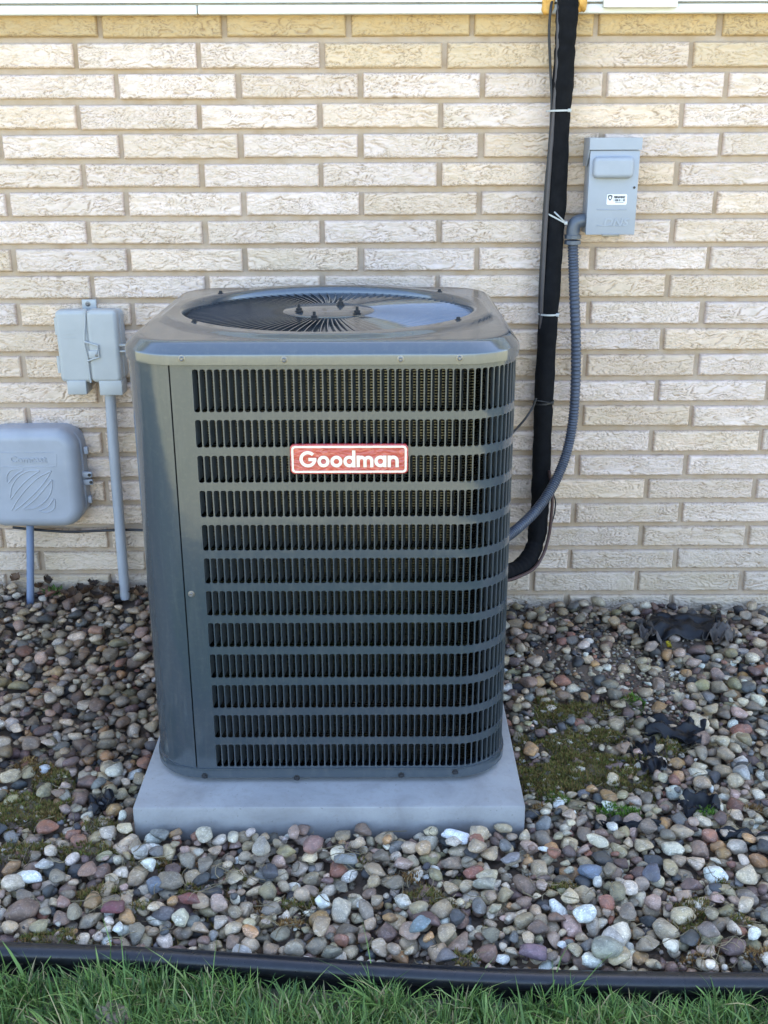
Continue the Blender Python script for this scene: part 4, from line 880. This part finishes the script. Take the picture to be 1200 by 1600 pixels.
for _ in range(480):                       # dry straws and roots lying on the stones
    if RNG.random() < .75: q = MOSSW[RNG.integers(len(MOSSW))]; x, y = q[0] + RNG.normal() * q[2], q[1] + RNG.normal() * q[3]
    else: x, y = RNG.uniform(-1.1, 1.1), RNG.uniform(-1.36, -.2)
    if y < float(edge_y(x)) + .02 or y > -.02 or (PAD[0] - .02 < x < PAD[1] + .02 and PAD[2] - .02 < y < PAD[3]) or not X0 < x < X1: continue
    L = RNG.uniform(.02, .07); t = RNG.uniform(0, math.pi); bend = RNG.uniform(-.6, .6); pts = []
    z = top_z(x, y) + .002
    for i in range(5):
        s_ = (i / 4 - .5) * L; an = t + bend * (i / 4 - .5) * 2; xx, yy = x + s_ * math.cos(an), y + s_ * math.sin(an); pts.append((xx, yy, max(z - .004, min(top_z(xx, yy) + .0015, z + .006))))
    mb = MB().tube(pts, RNG.uniform(.0005, .0010), 4, False); b = len(V); V += mb.v; F += [tuple(i + b for i in f) for f in mb.f]; c = np.array((.36, .29, .17)) * RNG.uniform(.45, 1.2); C_ += [c] * len(mb.v)
tag(link('dry_straw', big_mesh('dry_straw', np.array(V), np.array(F), M['leaf'], True, np.array(C_))), kind='stuff')

# ------------------------------------------------------------------ torn fabric, leaves, weed, clod
def crumple(name, px, py, sx_, sy_, seed, mat, label, cat, rot=0.0, lift=0.012, group=None, amp=0.03):
    g = G(px, py, .02); g = G(px, py, float(zg(g.x, g.y)) + .01); n1, n2 = 34, 26; u, v = np.meshgrid(np.linspace(-1, 1, n1), np.linspace(-1, 1, n2))
    rim = 0.62 + 0.55 * fbm(np.arctan2(v, u) * 1.6 + 7, np.zeros_like(u) + seed, seed, 31, 3); rr_ = np.hypot(u, v)
    k1 = np.minimum(1, rim / np.maximum(np.maximum(np.abs(u), np.abs(v)) * 1.0 + .001, .3)) * 0.95
    x = u * sx_ * k1; y = v * sy_ * k1; ridg = 1 - np.abs(fbm(u * 1.3 + seed, v * 1.1, seed, 33, 2) * 2 - 1) * 2; z = ridg * amp * .55 + (fbm(u * 3, v * 3, seed, 35, 2) - .5) * amp * .6
    X = g.x + x * math.cos(rot) - y * math.sin(rot); Y = g.y + x * math.sin(rot) + y * math.cos(rot)
    low = np.array([[top_z(a_, b_) for a_, b_ in zip(r1, r2)] for r1, r2 in zip(X, Y)]); low = np.minimum(low, g.z + .02)
    for _ in range(10): lp_ = np.pad(low, 1, 'edge'); low = (lp_[:-2, 1:-1] + lp_[2:, 1:-1] + lp_[1:-1, :-2] + lp_[1:-1, 2:] + lp_[1:-1, 1:-1]) / 5
    Z = np.maximum(low * .5 + g.z * .5 + z * 1.0 - .006, low - .010) + lift * .5
    idx = np.arange(n1 * n2).reshape(n2, n1); F = np.stack([idx[:-1, :-1], idx[:-1, 1:], idx[1:, 1:], idx[1:, :-1]], -1).reshape(-1, 4)
    o = link(name, big_mesh(name, np.stack([X - g.x, Y - g.y, Z - g.z], -1).reshape(-1, 3), F, mat), None, g)
    md = o.modifiers.new('thickness', 'SOLIDIFY'); md.thickness = 0.0012
    return tag(o, label, cat, group)
GF = 'torn pieces of weed fabric in the gravel'
crumple('fabric_scrap', 1068, 975, .125, .062, 3, M['fabric'], 'largest crumpled black fabric scrap, in a hollow by the wall', 'fabric scrap', .05, .018, GF, .05)
crumple('fabric_scrap', 1012, 985, .028, .055, 5, M['greyfabric'], 'grey brown upright fabric flap left of the hollow', 'fabric scrap', .1, .02, GF, .05)
crumple('fabric_scrap', 1125, 990, .045, .045, 8, M['greyfabric'], 'grey brown fabric flap at right of the hollow', 'fabric scrap', -.5, .02, GF, .05)
crumple('fabric_scrap', 1052, 1140, .078, .042, 11, M['fabric'], 'shiny black folded fabric scrap below the bare soil', 'fabric scrap', -.35, .014, GF, .04)
crumple('fabric_scrap', 1012, 1180, .034, .068, 14, M['fabric'], 'narrow black fabric scrap beside the mossy stones', 'fabric scrap', .1, .01, GF, .03)
crumple('fabric_scrap', 1092, 1255, .052, .032, 17, M['fabric'], 'small dark fabric scrap with green moss around it', 'fabric scrap', .2, .012, GF, .03)
crumple('fabric_scrap', 160, 1253, .032, .036, 19, M['fabric'], 'small dark fabric scrap left of the pad', 'fabric scrap', .5, .012, GF, .03)
crumple('fabric_scrap', 1165, 1300, .06, .014, 23, M['fabric'], 'dark fabric strip under stones at the right edge', 'fabric scrap', -.1, .004, GF, .02)
crumple('fabric_scrap', 985, 1283, .07, .010, 27, M['fabric'], 'thin dark fabric strip below the brightest moss', 'fabric scrap', -.05, .004, GF, .02)
def leaf(name, g, L, wd, rot, col, label, cat, group=None, curl=.5, pitch=0.0, seed=0):
    n1, n2 = 9, 5; V = []; C2 = []
    for i in range(n1):
        u = i / (n1 - 1); hw = wd * math.sin(math.pi * min(1, u * .96 + .02)) ** .8 * (1 + .25 * math.sin(u * 17 + seed))
        for j in range(n2):
            v = j / (n2 - 1) * 2 - 1; V.append(((u - .5) * L, v * hw, curl * wd * (v * v) + curl * L * .35 * (u - .5) ** 2 * 2 + .0012 * math.sin(u * 23 + v * 9 + seed))); C2.append(np.array(col) * (1 - .25 * abs(v)) * (.85 + .3 * ((i * 7 + j * 3 + seed) % 5) / 5))
    F = [(i * n2 + j, i * n2 + j + 1, (i + 1) * n2 + j + 1, (i + 1) * n2 + j) for i in range(n1 - 1) for j in range(n2 - 1)]
    o = link(name, big_mesh(name, np.array(V), np.array(F), M['leaf'], True, np.array(C2)), None, g, (pitch, random.uniform(-.4, .4), rot)); return tag(o, label, cat, group)
g = G(1043, 1003, .07); yl = leaf('yellow_leaf', (g.x, g.y, top_z(g.x, g.y) + .012), .030, .011, R(75), (.62, .50, .04), 'small bright yellow leaf below the black fabric scrap', 'leaf', None, .6, .7, 1)
PXL = [(112, 930), (128, 918), (140, 926), (152, 912), (163, 930), (150, 936), (172, 918), (184, 930), (120, 940), (135, 934), (176, 936), (95, 922), (160, 922), (205, 930), (215, 940), (222, 925), (60, 918), (75, 925), (28, 915), (100, 935), (143, 915), (190, 915), (168, 908), (132, 908)]
LCOL = [((.16, .09, .05), 'brown'), ((.11, .07, .045), 'dark brown'), ((.22, .13, .075), 'light tan brown'), ((.07, .05, .04), 'blackish')]
def leaf_label(px, i):
    where = 'left of the slate blue pipe' if px < 40 else 'just behind the small green weed' if px < 104 else 'by the wall between weed and leaf heap' if px < 130 else 'in the left half of the leaf heap' if px < 155 else 'in the right half of the leaf heap' if px < 186 else 'at the foot of the grey pipe' if px < 212 else 'between grey pipe and the unit'
    return f'{LCOL[i % 4][1]} curled dead leaf {where}'
used = set()
for i, (px, py) in enumerate(PXL):
    i = next((j for j in range(i, i + 4) if leaf_label(px, j) not in used), None)
    if i is None: continue
    used.add(leaf_label(px, i)); g = G(px, py, .12); g = G(px, py, float(zg(g.x, min(g.y, 0)))); y = min(g.y, -.018)
    leaf('dead_leaf', (g.x, y, top_z(g.x, y) + .010 + .004 * (i % 3)), random.uniform(.030, .050), random.uniform(.011, .019), random.uniform(0, 6), LCOL[i % 4][0],
         leaf_label(px, i), 'leaf', 'dead leaves piled at the foot of the wall', random.uniform(.4, 1.0), random.uniform(-.5, .5), i)
g = G(84, 938, .12); weed = empty('weed', 'small green weed growing beside the slate blue pipe', 'plant', (g.x, g.y, float(zg(g.x, g.y))))
V, F, C2 = [], [], []
for i in range(60):
    t, e_, L = random.uniform(0, 2 * math.pi), random.uniform(.2, 1.3), random.uniform(.012, .032); b = len(V); d = Vector((math.cos(t) * math.cos(e_), math.sin(t) * math.cos(e_), math.sin(e_))); sd_ = Vector((-math.sin(t), math.cos(t), 0)) * L * .2
    o_ = Vector((random.uniform(-.014, .014), random.uniform(-.01, .01), .008)); V += [o_, o_ + d * L * .55 + sd_, o_ + d * L, o_ + d * L * .55 - sd_]; F.append((b, b + 1, b + 2, b + 3)); c = np.array((.10, .17, .04)) * random.uniform(.6, 1.4); C2 += [c] * 4
lf = link('leaves', big_mesh('leaves', np.array([v[:] for v in V]), np.array(F), M['leaf'], True, np.array(C2)), weed, weed.location)
def lump(name, px, py, z, sx_, sy_, sz_, seed, mat, label, cat, rot):
    g = G(px, py, z); bm = bmesh.new(); bmesh.ops.create_icosphere(bm, subdivisions=4, radius=1); P = np.array([v.co[:] for v in bm.verts]); d = 1 + (fbm(P[:, 0] * 2 + seed, P[:, 1] * 2, P[:, 2] * 2, 8, 4) - .5) * 1.3
    for v, q in zip(bm.verts, d): v.co = Vector((v.co.x * sx_ * q, v.co.y * sy_ * q, v.co.z * sz_ * q))
    o = MB().bm(bm).build(name, mat, None, (0, 0, 0)); o.location = g; o.rotation_euler = (0, 0, rot); return tag(o, label, cat)
lump('dirt_clod', 176, 1588, -.015, .030, .020, .018, 4, M['clod'], 'dry greyish brown clod of dirt lying in the grass', 'dirt clod', -.6)

# ------------------------------------------------------------------ grass
NB = 62000; x = RNG.uniform(-1.3, 1.3, NB); e0 = edge_y(x)
y = e0 - 0.030 - RNG.random(NB) ** 1.25 * 0.72; tall = RNG.random(NB)
cl = fbm(x * 14, y * 14, 0, 77, 3); keep = (cl > .42) | (RNG.random(NB) < .35); x, y, tall, cl, e0 = x[keep], y[keep], tall[keep], cl[keep], e0[keep]; NB = len(x)
L = (0.028 + 0.048 * tall) * (0.48 + 1.0 * cl); L = np.where(tall > .985, L * 1.5, L); th = RNG.uniform(0, 2 * np.pi, NB); lean = RNG.uniform(.15, 1.25, NB); wd = RNG.uniform(.0010, .0024, NB); broad = RNG.random(NB) < .12; wd = np.where(broad, wd * 1.9, wd)
seg = 4; V = np.zeros((NB, 2 * seg + 1, 3)); dx, dy = np.cos(th), np.sin(th)
for i in range(seg + 1):
    t = i / seg; bend = lean * t * t; rx = L * (t * .35 * lean + bend * .45); z = -0.042 + L * (t - .38 * lean * t * t * .9); tw = wd * (1 - t) ** .55 * (1 if i < seg else 0)
    cx_, cy_ = x + dx * rx, y + dy * rx; cy_ = np.where(z < .012, np.minimum(cy_, e0 - .022), cy_)
    if i < seg:
        V[:, 2 * i] = np.stack([cx_ - dy * tw, cy_ + dx * tw, z], -1); V[:, 2 * i + 1] = np.stack([cx_ + dy * tw, cy_ - dx * tw, z + tw * .3], -1)
    else: V[:, 2 * seg] = np.stack([cx_, cy_, z], -1)
tri = []
for i in range(seg - 1): a = 2 * i; tri += [(a, a + 1, a + 3), (a, a + 3, a + 2)]
tri.append((2 * seg - 2, 2 * seg - 1, 2 * seg)); tri = np.array(tri); F = (tri[None] + (np.arange(NB) * (2 * seg + 1))[:, None, None]).reshape(-1, 3)
pal = np.array([(.16, .27, .07), (.23, .37, .09), (.08, .16, .045), (.33, .44, .14), (.50, .42, .22)]); ci = RNG.choice(5, NB, p=[.28, .26, .24, .14, .08]); col = pal[ci] * RNG.uniform(.75, 1.25, (NB, 1))
col = np.repeat(col[:, None], 2 * seg + 1, 1).reshape(-1, 3)
tag(link('grass', big_mesh('grass', V.reshape(-1, 3), F, M['grass'], True, col)), kind='stuff')
